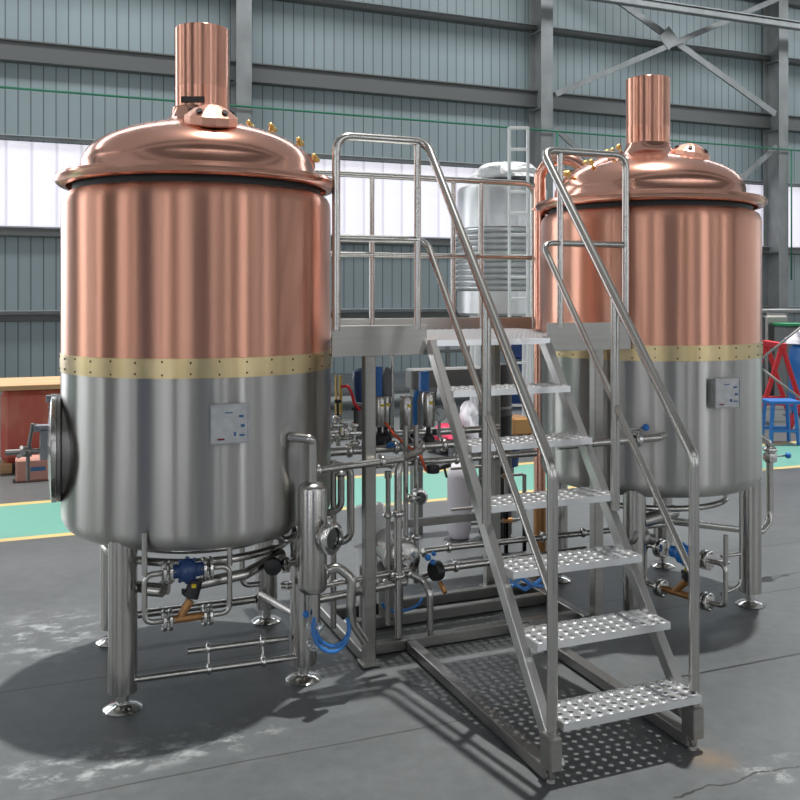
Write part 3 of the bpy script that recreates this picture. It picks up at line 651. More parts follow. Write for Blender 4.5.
# right tank pipes
c2 = (3.09, 4.04)
pipe('tall outlet pipe bending down at the right of the right tank, with a blue-tipped handle', [([(3.60, 3.93, .805), (3.86, 4.03, .80), (3.93, 4.03, .76), (3.935, 4.03, .31), (3.82, 3.98, .27), (2.92, 3.80, .47)], .020)], clamps=[((3.934, 4.03, .72), (0, 0, 1), .024)], unions=[((3.934, 4.03, .675), (0, 0, 1), .026)], rad=.09)
t = thing('lever_valve', 'lever handle with a blue ball on the right tank outlet pipe', 'valve', (3.94, 4.03, .68))
q = MB(); q.cyl((3.95, 4.02, .68), (4.075, 4.05, .672), .005, seg=8); q.build('lever', 'steel', t)
q = MB(); q.ball((4.09, 4.05, .672), .018); q.build('lever_ball', 'blue_bright', t)
pipe('horizontal steel pipe from the right tank nozzle to the left behind the stair', [([(2.90, 3.62, .935), (2.74, 3.50, .935), (2.20, 3.52, .925)], .018)], clamps=[((2.62, 3.502, .933), (1, 0, 0), .022)])
q = MB(); nb = V3(2.775, 3.515, .935); t = thing('lever_valve', 'lever handle with a blue ball on the pipe left of the right tank', 'valve', (2.64, 3.5, .93))
q = MB(); q.cyl((2.62, 3.50, .93), (2.62, 3.50, .985), .008, seg=8); q.cyl((2.57, 3.50, .985), (2.64, 3.48, .99), .005, seg=8); q.build('lever', 'steel', t)
q = MB(); q.ball((2.648, 3.478, .99), .017); q.build('lever_ball', 'blue_bright', t)
pipe('thin upright tube in front of the right tank legs', [([(3.325, 3.6, .62), (3.325, 3.6, .14), (3.20, 3.6, .11)], .009), ([(3.325, 3.6, .30), (3.20, 3.6, .30)], .009)])
pipe('thin diagonal pipe low between the legs of the right tank', [([(3.10, 3.68, .28), (3.42, 3.80, .19)], .012)], )
t = thing('bottom_valve', 'steel bottom outlet valve with actuator under the right tank', 'valve', (2.78, 3.7, .5))
q = MB(); q.cyl((2.76, 3.66, .50), (2.99, 3.70, .52), .034, seg=20); q.build('actuator', 'steel', t)
q = MB(); q.cyl((2.70, 3.66, .44), (2.84, 3.68, .40), .028, seg=20); clamp(q, (2.77, 3.67, .42), (1, .1, -.3), .03); flange(q, (2.70, 3.66, .44), (1, .1, -.3), .045, .02); q.build('valve_body', 'dark_steel', t)
pipe('ring pipe under the bottom of the right tank', [(arc(c2, .40, .545, PI*1.05, PI*2.05), .015)], name='ring_pipe')
# swan neck vapour pipe
A = off(c2, -.535, .32, .40); pts = [A, off(c2, -.535, .32, 1.2)]
for k in range(15):
    a = PI-PI*k/14; pts.append(off(c2, -.415+.12*math.cos(a), .32-.10*(1-math.cos(PI-a))*.5, 2.27+.11*math.sin(a)))
pts.append(off(c2, -.295, .22, 2.20))
t = thing('swan_neck_pipe', 'copper swan-neck vapour pipe arching onto the right tank lid', 'pipe', A)
q = MB(); q.tube(pts, .034, 20); q.build('tube', 'copper_lid', t)
q = MB(); flange(q, off(c2, -.535, .32, 2.10), (0, 0, 1), .045, .012); flange(q, off(c2, -.295, .22, 2.285), (0, 0, 1), .045, .02); q.build('flange', 'copper_lid', t)
q = MB(); q.cyl((A.x, A.y, 0), (A.x, A.y, .40), .036, seg=20); q.build('pipe_stand', 'bronze', t)

# ------------------------------------------------------------------ manifold under the platform
pipe('tall upright steel pipe bending over to the manifold, just left of the stair', [([(1.537, 3.80, .06), (1.537, 3.80, .86), (1.72, 3.98, .86)], .018)], clamps=[((1.537, 3.8, .34), (0, 0, 1), .02), ((1.537, 3.8, .62), (0, 0, 1), .019)], rad=.07)
pipe('thin upright pipe with two clamps behind the tall bent pipe', [([(1.512, 3.86, .10), (1.512, 3.86, .77)], .012), ([(1.512, 3.86, .77), (1.512, 3.86, .80)], .017)], clamps=[((1.512, 3.86, .60), (0, 0, 1), .015), ((1.512, 3.86, .3), (0, 0, 1), .015)])
for du, lb in ((0., 'left upright of two parallel manifold pipes'), (.055, 'right upright of two parallel manifold pipes, with the sight glass')):
    pipe(lb, [([(1.665+du, 4.02, .22), (1.665+du, 4.02, .98)], .0135)], clamps=[((1.665+du, 4.02, .44), (0, 0, 1), .015), ((1.665+du, 4.02, .83), (0, 0, 1), .015)])
t = thing('inline_sight_glass', 'round in-line sight glass on the manifold uprights', 'sight glass', (1.70, 3.93, .65))
d_ = dirv(.25, -1); p = V3(1.70, 3.93, .655)
q = MB(); q.lathe(p, d_, [(.036, -.03), (.038, .0), (.036, .015), (.026, .018), (.024, .01)], 24); q.cyl(p, (1.60, 3.86, .66), .012); clamp(q, (1.64, 3.89, .66), (1, .7, 0), .013); q.cyl(p, (1.71, 4.02, .66), .012); q.build('housing', 'polished', t)
q = MB(); q.lathe(p+d_*.011, d_, [(.025, 0), (.0001, .001)], 20); q.build('glass_disc', 'glass', t)
# pump
t = thing('centrifugal_pump', 'round-faced centrifugal pump with steel motor cowl on the platform base', 'pump', (1.60, 4.05, .2))
pf = V3(1.625, 3.96, .36); ax = dirv(.28, -.96)
q = MB(); q.lathe(pf, ax, [(.0001, .02), (.030, .018), (.075, .005), (.088, -.005), (.090, -.03), (.085, -.06), (.05, -.07)], 32); q.build('volute', 'steel', t)
q = MB(); q.cyl(pf+ax*.01, pf+ax*.07, .02, seg=16); clamp(q, pf+ax*.06, ax, .02); q.cyl(pf, pf+V3(-.04, 0, .13), .016); q.build('pump_port', 'polished', t)
q = MB(); q.cyl(pf-ax*.07, pf-ax*.34, .075, seg=28); q.box(pf-ax*.2-V3(0, 0, .10), (.14, .22, .03), -TH); q.build('motor', 'steel', t)
q = MB(); q.box(pf-ax*.20-V3(0, 0, .21), (.12, .20, .22), -TH); q.build('pump_stand', 'steel_flat', t)
q = MB(); q.box((0, 0, 0), (.13, .20, .20), rot=Matrix.Rotation(-.35, 3, 'X')); q.v = [(x+1.60, y+4.36, z+.43) for x, y, z in q.v]; q.box((1.60, 4.38, .17), (.08, .10, .34))
tag(q.build('junction_box', 'white', None, (1.60, 4.36, 0)), 'tilted pale cover box on a stand behind the centrifugal pump', 'box')
pipe('short bent pipe dropping from the pump to the base frame', [([(1.60, 3.86, .33), (1.68, 3.84, .29), (1.695, 3.80, .24), (1.695, 3.80, .06)], .016)], clamps=[((1.61, 3.86, .325), (1, 0, -.3), .017)])
t = thing('butterfly_valve', 'black disc butterfly valve with blue fittings right of the pump', 'valve', (1.76, 3.9, .3))
q = MB(); q.lathe((1.78, 3.92, .30), (1, .2, 0), [(.001, -.02), (.045, -.02), (.048, 0), (.045, .02), (.001, .02)], 24); q.build('disc_body', 'black', t)
q = MB(); q.ball((1.72, 3.88, .38), .016); q.ball((1.745, 3.88, .355), .014); q.ball((1.75, 3.88, .395), .012); q.build('air_fitting', 'blue_bright', t)
q = MB(); q.cyl((1.79, 3.9, .25), (1.80, 3.86, .21), .012); q.build('plug', 'bronze', t)
pts = [(1.60+.10*math.cos(a), 3.90, .19+.05*math.sin(a)) for a in [PI+k*.35 for k in range(10)]]
hose('air_hose', pts, .007, 'blue_hose', 'blue air hose looping under the pump', rad=.001)
pts = [(1.87+k*.02, 3.60, .31+.02*math.sin(k*1.7)) for k in range(11)]
q = MB(); q.tube([(1.93, 3.52, .36), (1.98, 3.5, .33), (2.03, 3.52, .30), (2.09, 3.5, .335), (2.14, 3.52, .36)], .009, 8); q.tube([(1.95, 3.5, .33), (2.01, 3.52, .355), (2.06, 3.5, .32), (2.12, 3.5, .31)], .009, 8)
tag(q.build('air_hose', 'blue_hose', None, (1.95, 3.5, .33)), 'tangled blue air hose seen between the lower treads', 'hose')
# low horizontal pipe run
pipe('upper of two long horizontal pipes low behind the stair', [([(1.80, 4.10, .325), (1.80, 4.14, .335), (3.30, 4.16, .32)], .015)], clamps=[((1.95, 4.143, .334), (1, 0, 0), .016), ((2.5, 4.15, .33), (1, 0, 0), .016), ((2.75, 4.15, .33), (1, 0, 0), .016)])
pipe('lower of two long horizontal pipes low behind the stair', [([(1.70, 3.98, .25), (1.86, 4.02, .275), (2.70, 4.05, .27)], .018)], clamps=[((1.93, 4.023, .275), (1, 0, 0), .018)])
pipe('short horizontal pipe from the sight vessel to the pump, upper', [([(1.12, 3.80, .335), (1.60, 3.84, .345)], .014)])
pipe('thick horizontal pipe from the sight vessel to the pump, lower', [([(1.14, 3.78, .285), (1.58, 3.82, .30)], .019)])
pipe('upright steel drop pipe just right of the front platform post', [([(1.44, 4.0, .10), (1.44, 4.0, .30), (1.44, 4.0, .34)], .017)])
# upper manifold: two headers with clamps and hand-valve stubs
def header(v, z, a, b_, r, lb, cs):
    t = pipe(lb, [([(a, v, z), (b_, v, z)], r)], name='manifold_header', clamps=[((x, v, z), (1, 0, 0), r) for x in cs]); return t
HD = header(4.14, .855, 1.18, 2.30, .021, 'front manifold header pipe lined with clamps under the platform', [1.25, 1.42, 1.52, 1.66, 1.80, 1.92, 2.06, 2.2])
header(4.30, .895, 1.25, 2.32, .019, 'rear manifold header pipe under the platform', [1.35, 1.5, 1.62, 1.78, 1.9, 2.1])
header(4.05, .795, 1.45, 2.40, .016, 'lowest manifold header pipe just left of the stair', [1.6, 1.75, 1.95, 2.15])
# actuated valves
def actuator_valve(u, v, z, label, tall=.17):
    t = thing('actuated_valve', label, 'valve', (u, v, z-.1), 'actuated valves on the manifold')
    q = MB(); q.lathe((u, v, z), (0, 0, 1), [(.001, 0), (.030, 0), (.033, .006), (.033, tall-.01), (.028, tall), (.001, tall+.003)], 24); cy = q.build('actuator_cylinder', 'steel', t)
    q = MB(); q.box((u, v-.033, z+tall*.72), (.022, .004, .014), -TH); q.build('yellow_sticker', 'yellow', cy)
    q = MB(); q.cyl((u, v, z-.045), (u, v, z), .012); q.lathe((u, v, z-.07), (0, 0, 1), [(.02, -.03), (.032, -.01), (.034, .01), (.02, .03)], 16); q.ball((u+.03, v-.01, z-.03), .014); q.build('valve_body', 'black', t)
    q = MB(); q.cyl((u, v, z-.12), (u, v, z-.09), .018); q.build('ferrule', 'polished', t); return t
actuator_valve(1.60, 4.20, .955, 'short steel actuated valve just right of the front platform post', .15)
actuator_valve(1.655, 4.26, .95, 'steel actuated valve, second from the front platform post', .15)
actuator_valve(1.735, 4.18, .935, 'steel actuated valve with a yellow sticker in the middle of the manifold')
actuator_valve(1.855, 4.18, .945, 'steel actuated valve with a yellow sticker nearest the stair')
# pressure gauge
t = thing('pressure_gauge', 'round grey dial gauge beside the stair stringer', 'gauge', (1.92, 4.2, .9)); d_ = dirv(0.1, -1); p = V3(1.925, 4.20, 1.0)
q = MB(); q.lathe(p, d_, [(.001, -.02), (.036, -.02), (.038, .0), (.036, .006), (.032, .004)], 28); q.cyl(p-V3(0, 0, .035), p-V3(0, 0, .12), .008, seg=10); q.build('gauge_case', 'dark_steel', t)
q = MB(); q.lathe(p+d_*.003, d_, [(.033, 0), (.0001, .0005)], 28); q.build('dial', 'gauge', t)
q = MB(); q.beam(p+d_*.005+V3(0, 0, -.005), p+d_*.005+dirv(-.7, 0, .7)*.024, .003, .003, d_); q.build('pointer', 'black', t)
# blue air boxes
def blob(mb, c, s, n_=18, jit=.25):
    random.seed(int(c[0]*1000)); c = Vector(c)
    for k in range(n_):
        d3 = Vector((random.uniform(-1, 1)*s[0], random.uniform(-1, 1)*s[1], random.uniform(-1, 1)*s[2])); mb.ball(c+d3*.6, min(s)*random.uniform(.5, .9), (1, 1, 1.2), 7)
t = thing('valve_island', 'blue wrapped control box with grey cover hanging left of the front platform post', 'control box', (1.52, 4.22, 1.05))
q = MB(); q.lathe((1.515, 4.22, 1.07), (0, 0, 1), [(.001, 0), (.035, .01), (.045, .05), (.05, .12), (.045, .16), (.02, .175), (.001, .178)], 14); q.build('wrapped_box', 'blue', t)
q = MB(); q.lathe((1.515, 4.22, .90), (0, 0, 1), [(.001, 0), (.03, .01), (.04, .08), (.035, .15), (.001, .16)], 14); q.build('grey_cover', 'board', t)
t = thing('valve_island', 'blue control box with a grey oval cover right of the front platform post', 'control box', (1.63, 4.3, 1.1))
q = MB(); q.box((1.625, 4.30, 1.16), (.035, .06, .17)); q.build('wrapped_box', 'blue_bright', t)
q = MB(); q.ball((1.675, 4.29, 1.155), .05, (.62, .5, 1.75), 18); q.build('grey_cover', 'board', t)
q = MB(); q.box((1.865, 4.26, 1.165), (.045, .04, .10)); tag(q.build('valve_island', 'blue_bright', None, (1.865, 4.26, 1.12)), 'small blue control box above the manifold', 'control box')
q = MB(); q.box((1.80, 4.24, 1.0), (.03, .03, .12)); q.cyl((1.80, 4.24, 1.05), (1.82, 4.24, 1.12), .013); tag(q.build('air_regulator', 'blue_bright', None, (1.80, 4.24, 1.)), 'blue air regulator between two steel actuators', 'regulator')
hose('signal_hose', [(1.60, 4.12, .985), (1.63, 4.08, .93), (1.68, 4.03, .88), (1.735, 4.0, .83), (1.76, 3.99, .76)], .007, 'orange', 'orange signal hose sagging across the manifold', rad=.03)
hose('red_hose', [(1.40, 4.2, 1.16), (1.43, 4.18, 1.165), (1.45, 4.18, 1.12), (1.46, 4.18, 1.08), (1.49, 4.18, 1.045)], .008, 'red', 'short red hose left of the front platform post', rad=.03)
# hand valve cluster at left
for i, (u, v, z, lb) in enumerate(((1.34, 4.22, .93, 'leftmost hand valve of the cluster beside the left tank'), (1.41, 4.28, .95, 'middle hand valve of the cluster beside the left tank'), (1.47, 4.20, .92, 'right hand valve of the cluster beside the left tank'))):
    t = thing('hand_valve', lb, 'valve', (u, v, z-.08), 'hand valves left of the platform post')
    q = MB(); q.cyl((u, v, z-.09), (u, v, z+.06), .013); clamp(q, (u, v, z-.04), (0, 0, 1), .016); clamp(q, (u, v, z+.05), (0, 0, 1), .016); q.cyl((u-.05, v, z+.01), (u+.05, v, z+.01), .014); clamp(q, (u-.04, v, z+.01), (1, 0, 0), .016); q.build('valve_body', 'polished', t)
    q = MB(); q.cyl((u, v, z+.06), (u, v, z+.13), .006); q.lathe((u, v, z+.12), (0, 0, 1), [(.001, 0), (.018, .003), (.018, .016), (.001, .02)], 12); q.build('valve_knob', 'black', t)
q = MB(); q.cyl((1.45, 4.36, .9), (1.45, 4.36, 1.2), .009); q.cyl((1.43, 4.37, .9), (1.43, 4.37, 1.2), .006); tag(q.build('thermowell', 'brass_cast', None, (1.45, 4.36, .9)), 'thin brass rods above the hand valve cluster', 'rod')
pipe('thin vertical rod hanging from the platform deck over the manifold', [([(1.70, 4.28, .92), (1.70, 4.28, 1.36)], .009)], name='hanger_rod', cat='rod')
pipe('narrow vertical pipe left of the front platform post, down to the floor', [([(1.27, 3.92, .10), (1.27, 3.92, .86)], .014)])
for p_, lb in (((2.02, 4.10, .872), 'blue air fitting on the front header nearest the stair'), ((1.62, 4.10, .878), 'blue air fitting on the front header in the middle'), ((1.49, 4.10, .885), 'blue air fitting on the front header behind the platform post')):
    q = MB(); q.box(p_, (.035, .022, .018)); q.cyl(Vector(p_)-V3(0, 0, .012), Vector(p_)+V3(0, 0, .016), .007, seg=8); tag(q.build('air_fitting', 'blue_bright', None, p_), lb, 'fitting', 'blue air fittings')
q = MB(); q.lathe((1.79, 3.98, .77), (0, 0, 1), [(.001, -.02), (.03, -.018), (.034, 0), (.03, .018), (.001, .02)], 16); q.cyl((1.80, 3.97, .77), (1.87, 3.95, .79), .01); q.cyl((1.84, 3.96, .78), (1.85, 3.95, .73), .006)
tag(q.build('drain_valve', 'black', None, (1.79, 3.98, .77)), 'black drain valve hanging below the manifold left of the stair', 'valve')

# ------------------------------------------------------------------ things behind, standing in the hall
# grey duct and black drum behind the stair
t = thing('machine_frame', 'grey steel channel frame seen through the stair treads', 'frame', (2.6, 5.6, 0))
q = MB(); q.box((2.76, 5.65, 1.045), (.80, .12, .13)); q.build('channel', 'grey_paint', t)
for x in (2.42, 3.10): q = MB(); q.box((x, 5.65, .49), (.07, .07, .98)); q.build('leg', 'grey_paint', t)
t = thing('oil_drum', 'black drum standing behind the middle of the stair', 'drum', (2.86, 5.35, 0))
q = MB(); q.lathe((2.86, 5.35, 0), (0, 0, 1), [(.001, .02), (.105, .02), (.11, .03), (.11, .38), (.115, .39), (.11, .40), (.11, .80), (.115, .81), (.11, .82), (.11, 1.08), (.09, 1.15), (.001, 1.17)], 32); q.build('drum_body', 'black', t)
q = MB(); q.lathe((2.86, 5.35, .86), (0, 0, 1), [(.110, 0), (.115, .002), (.115, .014), (.110, .016)], 32); q.build('hoop', 'dark_steel', t)
t = thing('white_canister', 'white upright canister standing behind the stair stringer', 'canister', (2.66, 5.42, 0))
q = MB(); q.lathe((2.63, 5.42, 0), (0, 0, 1), [(.001, .0), (.06, .005), (.075, .05), (.08, .12), (.08, .40), (.07, .46), (.04, .50), (.001, .51)], 28); q.build('canister_body', 'offwhite', t)
for k, (z, px) in enumerate(((.30, 2.42), (.20, 2.55), (.55, 2.42), (.48, 2.55))):
    q = MB(); q.tube([(px-.05, 5.0, z), (px+.32, 5.0, z)], .009, 8); q.cur = 1; q.cyl((px+.18, 5.0, z), (px+.24, 5.0, z), .016, seg=8); q.cur = 0; q.box((px+.33, 5.0, z/2), (.02, .02, z))
    tag(q.build('steel_rod', ['dark_steel', 'bronze'], None, (px, 5.0, z)), ['upper of the two low dark rods left of the white canister', 'lowest dark rod left of the white canister', 'upper of the two high dark rods left of the stair', 'lower of the two high dark rods left of the stair'][k], 'rod')
# blue and yellow stool
def stool(label, c, r, h, seatm, legm):
    t = thing('round_stool', label, 'stool', (c[0], c[1], 0))
    q = MB(); q.lathe((c[0], c[1], h), (0, 0, 1), [(.001, -.03), (r*.95, -.03), (r, -.02), (r, -.006), (r*.9, 0), (.001, 0)], 24); q.build('seat', seatm, t)
    q = MB(); q.lathe((c[0], c[1], 0), (0, 0, 1), [(.03, .42), (r*.6, h-.2), (r*.85, h-.03)], 20); q.build('bowl', legm, t)
    q = MB(); q.cyl((c[0], c[1], .02), (c[0], c[1], h-.1), .03); q.lathe((c[0], c[1], 0), (0, 0, 1), [(.001, 0), (.13, 0), (.12, .02), (.03, .05)], 20); q.build('pedestal', 'grey_paint', t)
stool('blue pedestal with a yellow round top, seen through the stair', (3.22, 5.80), .10, .57, 'yellow', 'blue')
t = thing('red_pipe_stand', 'red painted pipe with a bronze fitting at the left foot of the right tank', 'pipe', (2.9, 5.0, 0))
q = MB(); q.cyl((3.12, 5.1, 0), (3.12, 5.1, .95), .014); q.build('tube', 'red', t)
q = MB(); q.lathe((3.18, 5.1, .30), (0, 0, 1), [(.001, 0), (.04, .02), (.045, .12), (.03, .18), (.02, .24), (.001, .25)], 16); q.cyl((3.18, 5.1, 0), (3.18, 5.1, .31), .018); q.build('fitting', 'bronze', t)
# bundles of cloth on a bench
def AT(x, v, z): 
    r = (x-400)/908.3; a, b = r*cT+sT, -r*sT+cT; return V3(a*v/b, v, z)
VP = 8.45
pc_ = AT(494, VP, 0)
t = thing('pallet', 'low grey pallet in the hall behind the manifold and stair', 'pallet', (pc_.x, VP, 0))
q = MB(); q.box((pc_.x, VP, .13), (1.3, .7, .03)); q.build('pallet_top', 'board', t)
for y in (-.3, 0, .3): q = MB(); q.box((pc_.x, VP+y, .057), (1.3, .1, .114)); q.build('runner', 'board', t)
def cloth(name, c, s, m, label):
    q = MB(); random.seed(int(c[0]*77)); vs = []; n1, n2 = 20, 10
    for i in range(n2+1):
        th = PI*.5*i/n2
        for j in range(n1):
            a = 2*PI*j/n1; k = 1+.16*math.sin(3*a+i*.7)+random.uniform(-.09, .09)
            vs.append((c[0]+s[0]*math.cos(a)*math.cos(th)*k, c[1]+s[1]*math.sin(a)*math.cos(th)*k, c[2]+s[2]*math.sin(th)*(1+.1*math.sin(5*a))))
    q.add(vs, [[i*n1+j, i*n1+(j+1) % n1, (i+1)*n1+(j+1) % n1, (i+1)*n1+j] for i in range(n2) for j in range(n1)])
    q.add([(c[0]+s[0]*math.cos(2*PI*j/n1), c[1]+s[1]*math.sin(2*PI*j/n1), c[2]) for j in range(n1)], [list(range(n1))], False)
    return tag(q.build(name, m, None, c), label, 'cloth')
cloth('cloth_bundle', AT(445, VP, .146), (.14, .16, .14), 'pink', 'crumpled pink cloth on the low pallet behind the gauge')
cloth('cloth_bundle', AT(468, VP, .146), (.13, .14, .34), 'offwhite', 'tall white cloth bundle on the low pallet behind the stair')
q = MB(); c_ = AT(516, VP, .146); q.box(c_+V3(0, 0, .09), (.22, .3, .18)); tag(q.build('cardboard_box', 'bronze', None, c_), 'brown box on the low pallet right of the black drum', 'box')
q = MB(); c_ = AT(528, VP, .146); q.box(c_+V3(0, 0, .06), (.12, .2, .12)); tag(q.build('wooden_block', 'wood', None, c_), 'pale wooden block at the right end of the low pallet', 'block')
# stocked goods by the back wall below the platform
specs = [('blue_bin', (5.15, 12.6), (.22, .3, .35), 'blue_bright', 'small blue bin on the far pallet rack under the platform'), ('wooden_reel', (5.45, 12.6), (.3, .3, .42), 'wood', 'wooden reel beside the small blue bin on the far rack'),
         ('cardboard_box', (6.45, 12.6), (.26, .3, .40), 'bronze', 'brown carton on the right of the far rack'), ('black_bag', (6.7, 12.6), (.22, .3, .3), 'dark', 'black bag beside the brown carton on the far rack'), ('white_sack', (4.5, 12.6), (.4, .3, .3), 'white', 'white sack at the left end of the far rack')]
t = thing('pallet_rack', 'low steel storage rack by the back wall seen under the platform', 'rack', (5.8, 12.6, 0))
q = MB(); q.box((5.8, 12.6, .78), (4.2, .6, .05)); q.box((5.8, 12.6, .2), (4.2, .6, .05)); q.build('shelf', 'grey_paint', t)
for x in (3.75, 5.8, 7.85):
    for y in (12.35, 12.85): q = MB(); q.box((x, y, .5), (.06, .06, 1.0)); q.build('upright', 'galv', t)
for nm, (x, y), s_, m_, lb in specs:
    q = MB(); q.box((x, y, .805+s_[2]/2), s_); q.ball((x, y, .805+s_[2]), min(s_[0], s_[1])*.4, (1, 1, .35), 10); tag(q.build(nm, m_, None, (x, y, .805)), lb, nm.split('_')[1])
# tall water tank on legs with ladder
wt = (5.42, 9.6); d0 = 11
t = thing('hot_water_tank', 'tall steel tank wrapped in ribbed coils on white legs behind the platform', 'tank', (wt[0], wt[1], 0))
wc = off((0, 0), (502-400)/908.3*11, 11, 0); wx, wy = wc.x, wc.y; t.location = (wx, wy, 0); ORG[t.name] = Vector((wx, wy, 0))
RW = .54
q = MB(); q.lathe((wx, wy, 0), (0, 0, 1), [(.001, 1.36), (RW-.03, 1.37), (RW, 1.40), (RW, 1.66)], 64); q.build('tank_base', 'pale_steel', t)
prof = []
for k in range(11):
    z = 1.66+k*.068
    prof += [(RW-.02, z), (RW+.015, z+.012), (RW+.03, z+.034), (RW+.015, z+.056), (RW-.02, z+.068)]
q = MB(); q.lathe((wx, wy, 0), (0, 0, 1), prof, 64); q.build('coil_wrap', 'pale_steel', t)
q = MB(); q.lathe((wx, wy, 0), (0, 0, 1), [(RW, 2.408), (RW, 2.86), (RW-.02, 2.90), (.3, 2.98), (.001, 3.0)], 64); q.build('tank_wall', 'pale_steel', t)
for k in range(4):
    a = PI/4+k*PI/2-TH; q = MB(); q.cyl((wx+.46*math.cos(a), wy+.46*math.sin(a), 0), (wx+.46*math.cos(a), wy+.46*math.sin(a), 1.42), .04); q.build('leg', 'white', t)
q = MB(); q.tube([off((wx, wy), -.30, -.56, 1.36), off((wx, wy), -.30, -.56, 2.9)], .012, 8); q.build('downpipe', 'steel', t)
cloth('plastic_film', (wx+.05, wy, 2.99), (.46, .46, .22), 'film', 'crumpled plastic film heaped on top of the ribbed tank')
lx0, lx1 = (509.5-400)/908.3*10.3, (528-400)/908.3*10.3
t = thing('ladder', 'white metal ladder leaning at the ribbed tank', 'ladder', off((0, 0), lx0, 10.3, 0))
for x in (lx0, lx1): q = MB(); q.beam(off((0, 0), x, 10.3, 0), off((0, 0), x, 10.32, 3.52), .03, .03, (0, 1, 0)); q.build('stile', 'white', t)
for k in range(15): q = MB(); z = .12+k*.242; q.beam(off((0, 0), lx0, 10.31, z), off((0, 0), lx1, 10.31, z), .022, .03); q.build('rung', 'white', t)
for k in range(3):
    q = MB(); q.box((6.75, 11.5, .16+k*.345), (.5, .4, .32)); q.box((6.75, 11.5, .31+k*.345), (.54, .44, .03))
    tag(q.build('plastic_crate', 'blue', None, (6.75, 11.5, k*.345)), 'dark blue plastic crate behind the ladder foot, %s of the stack of three' % ('bottom', 'middle', 'top')[k], 'crate', 'blue crates behind the ladder')

# left: red crate, small box, black reel
t = thing('plywood_crate', 'large red-stained plywood crate with a bare wood lid by the left manway', 'crate', (.16, 9.35, 0))
q = MB(); q.box((.17, 9.30, .42), (.84, .8, .67)); q.build('crate_side', 'crate', t)
q = MB(); q.box((.17, 9.30, .775), (.92, .88, .045)); q.build('crate_lid', 'wood', t)
for x in (-.2, .17, .54): q = MB(); q.box((x, 9.30, .045), (.1, .8, .09)); q.build('skid', 'wood', t)
q = MB(); q.box((.02, 8.55, .10), (.28, .22, .20)); q.cur = 1; q.box((.06, 8.437, .11), (.12, .003, .035)); tag(q.build('small_carton', ['card', 'ink_blue'], None, (.02, 8.55, 0)), 'small pinkish carton on the floor before the red crate', 'box')
t = thing('cable_reel', 'black cable reel behind the manway hand wheel', 'reel', (.22, 8.62, 0))
q = MB(); q.lathe((.24, 8.53, .20), (0, 1, 0), [(.0001, 0), (.14, 0), (.14, .03), (.07, .03), (.07, .12), (.14, .12), (.14, .15), (.0001, .15)], 24); q.build('reel_drum', 'dark', t)
q = MB(); q.box((.24, 8.60, .03), (.24, .2, .06)); q.build('reel_stand', 'dark', t)
t = thing('white_cabinet', 'pale cabinet with a dark top cut by the left edge of the photo', 'cabinet', (-.5, 10, 0))
q = MB(); q.box((-.66, 9.9, .33), (.55, .5, .66)); q.build('cabinet_body', 'white', t)
q = MB(); q.box((-.66, 9.9, .72), (.58, .52, .12)); q.build('cabinet_top', 'dark', t)
q = MB(); q.box((-.66, 9.9, .80), (.60, .53, .04)); q.build('cabinet_edge', 'yellow', t)

# right: trestles, blue stool, blue barrel, cloth, scaffold rods
def P(x, y, d): 
    r = (x-400)/908.3*d; return off((0, 0), r, d, 1.6+(296.2-y)/908.3*d)
def trestle(c, sdir, w_, h, label):
    t = thing('steel_trestle', label, 'trestle', (c.x, c.y, 0), 'red trestles by the right tank'); sdv = Vector(sdir).normalized(); pv_ = Vector((-sdv.y, sdv.x, 0))
    q = MB(); q.beam(c+sdv*-w_/2+up*h, c+sdv*w_/2+up*h, .08, .07); q.build('top_beam', 'red', t)
    for s in (-1, 1):
        for s2 in (-1, 1):
            q = MB(); q.beam(c+sdv*(s*w_*.42)+up*h, c+sdv*(s*w_*.42)+pv_*(s2*.30), .05, .05, sdv); q.build('leg', 'red', t)
        q = MB(); q.beam(c+sdv*(s*w_*.42)+pv_*.2+up*.3, c+sdv*(s*w_*.42)-pv_*.2+up*.3, .04, .04); q.build('brace', 'red', t)
    return t
b1 = off((0, 0), (774-400)/908.3*11.3, 11.3, 0)
trestle(b1, (.55, 1, 0), .8, 1.0, 'red steel trestle just right of the right tank')
b2 = off((0, 0), (822-400)/908.3*10.6, 10.6, 0)
trestle(b2, (1, .2, 0), .5, .62, 'red steel trestle at the right photo edge, half out of frame')
bs = off((0, 0), (780-400)/908.3*9.9, 9.9, 0)
t = thing('work_stool', 'square blue steel stool on the floor right of the right tank', 'stool', (bs.x, bs.y, 0))
q = MB(); q.box((bs.x, bs.y, .455), (.34, .3, .035), -TH); q.build('seat', 'blue_bright', t)
for a in (-1, 1):
    for b_ in (-1, 1): q = MB(); q.beam(off((bs.x, bs.y), a*.15, b_*.12, 0), off((bs.x, bs.y), a*.12, b_*.10, .445), .035, .035); q.build('leg', 'blue_bright', t)
for b_ in (-1, 1): q = MB(); q.beam(off((bs.x, bs.y), -.14, b_*.12, .15), off((bs.x, bs.y), .14, b_*.12, .15), .03, .03); q.build('stretcher', 'blue_bright', t)
bb = off((0, 0), (811-400)/908.3*12.3, 12.3, 0)
t = thing('blue_barrel', 'blue plastic barrel cut by the right photo edge', 'barrel', (bb.x, bb.y, 0))
q = MB(); q.lathe((bb.x, bb.y, 0), (0, 0, 1), [(.001, .0), (.24, .01), (.27, .06), (.28, .25), (.29, .30), (.28, .35), (.28, .65), (.29, .70), (.28, .75), (.27, .9), (.22, .95), (.001, .96)], 32); q.build('barrel_body', 'blue_bright', t)
cloth('cloth_bundle', (bb.x+.02, bb.y, .96), (.33, .28, .24), 'offwhite', 'white cloth heaped on the blue barrel at the right edge')
q = MB(); p0 = P(760, 360, 8.5); p1 = P(815, 316, 8.5); q.tube([p0, p1], .011, 8); p2 = P(758, 366, 8.5); p3 = P(822, 415, 8.5); q.tube([p2, p3], .011, 8)
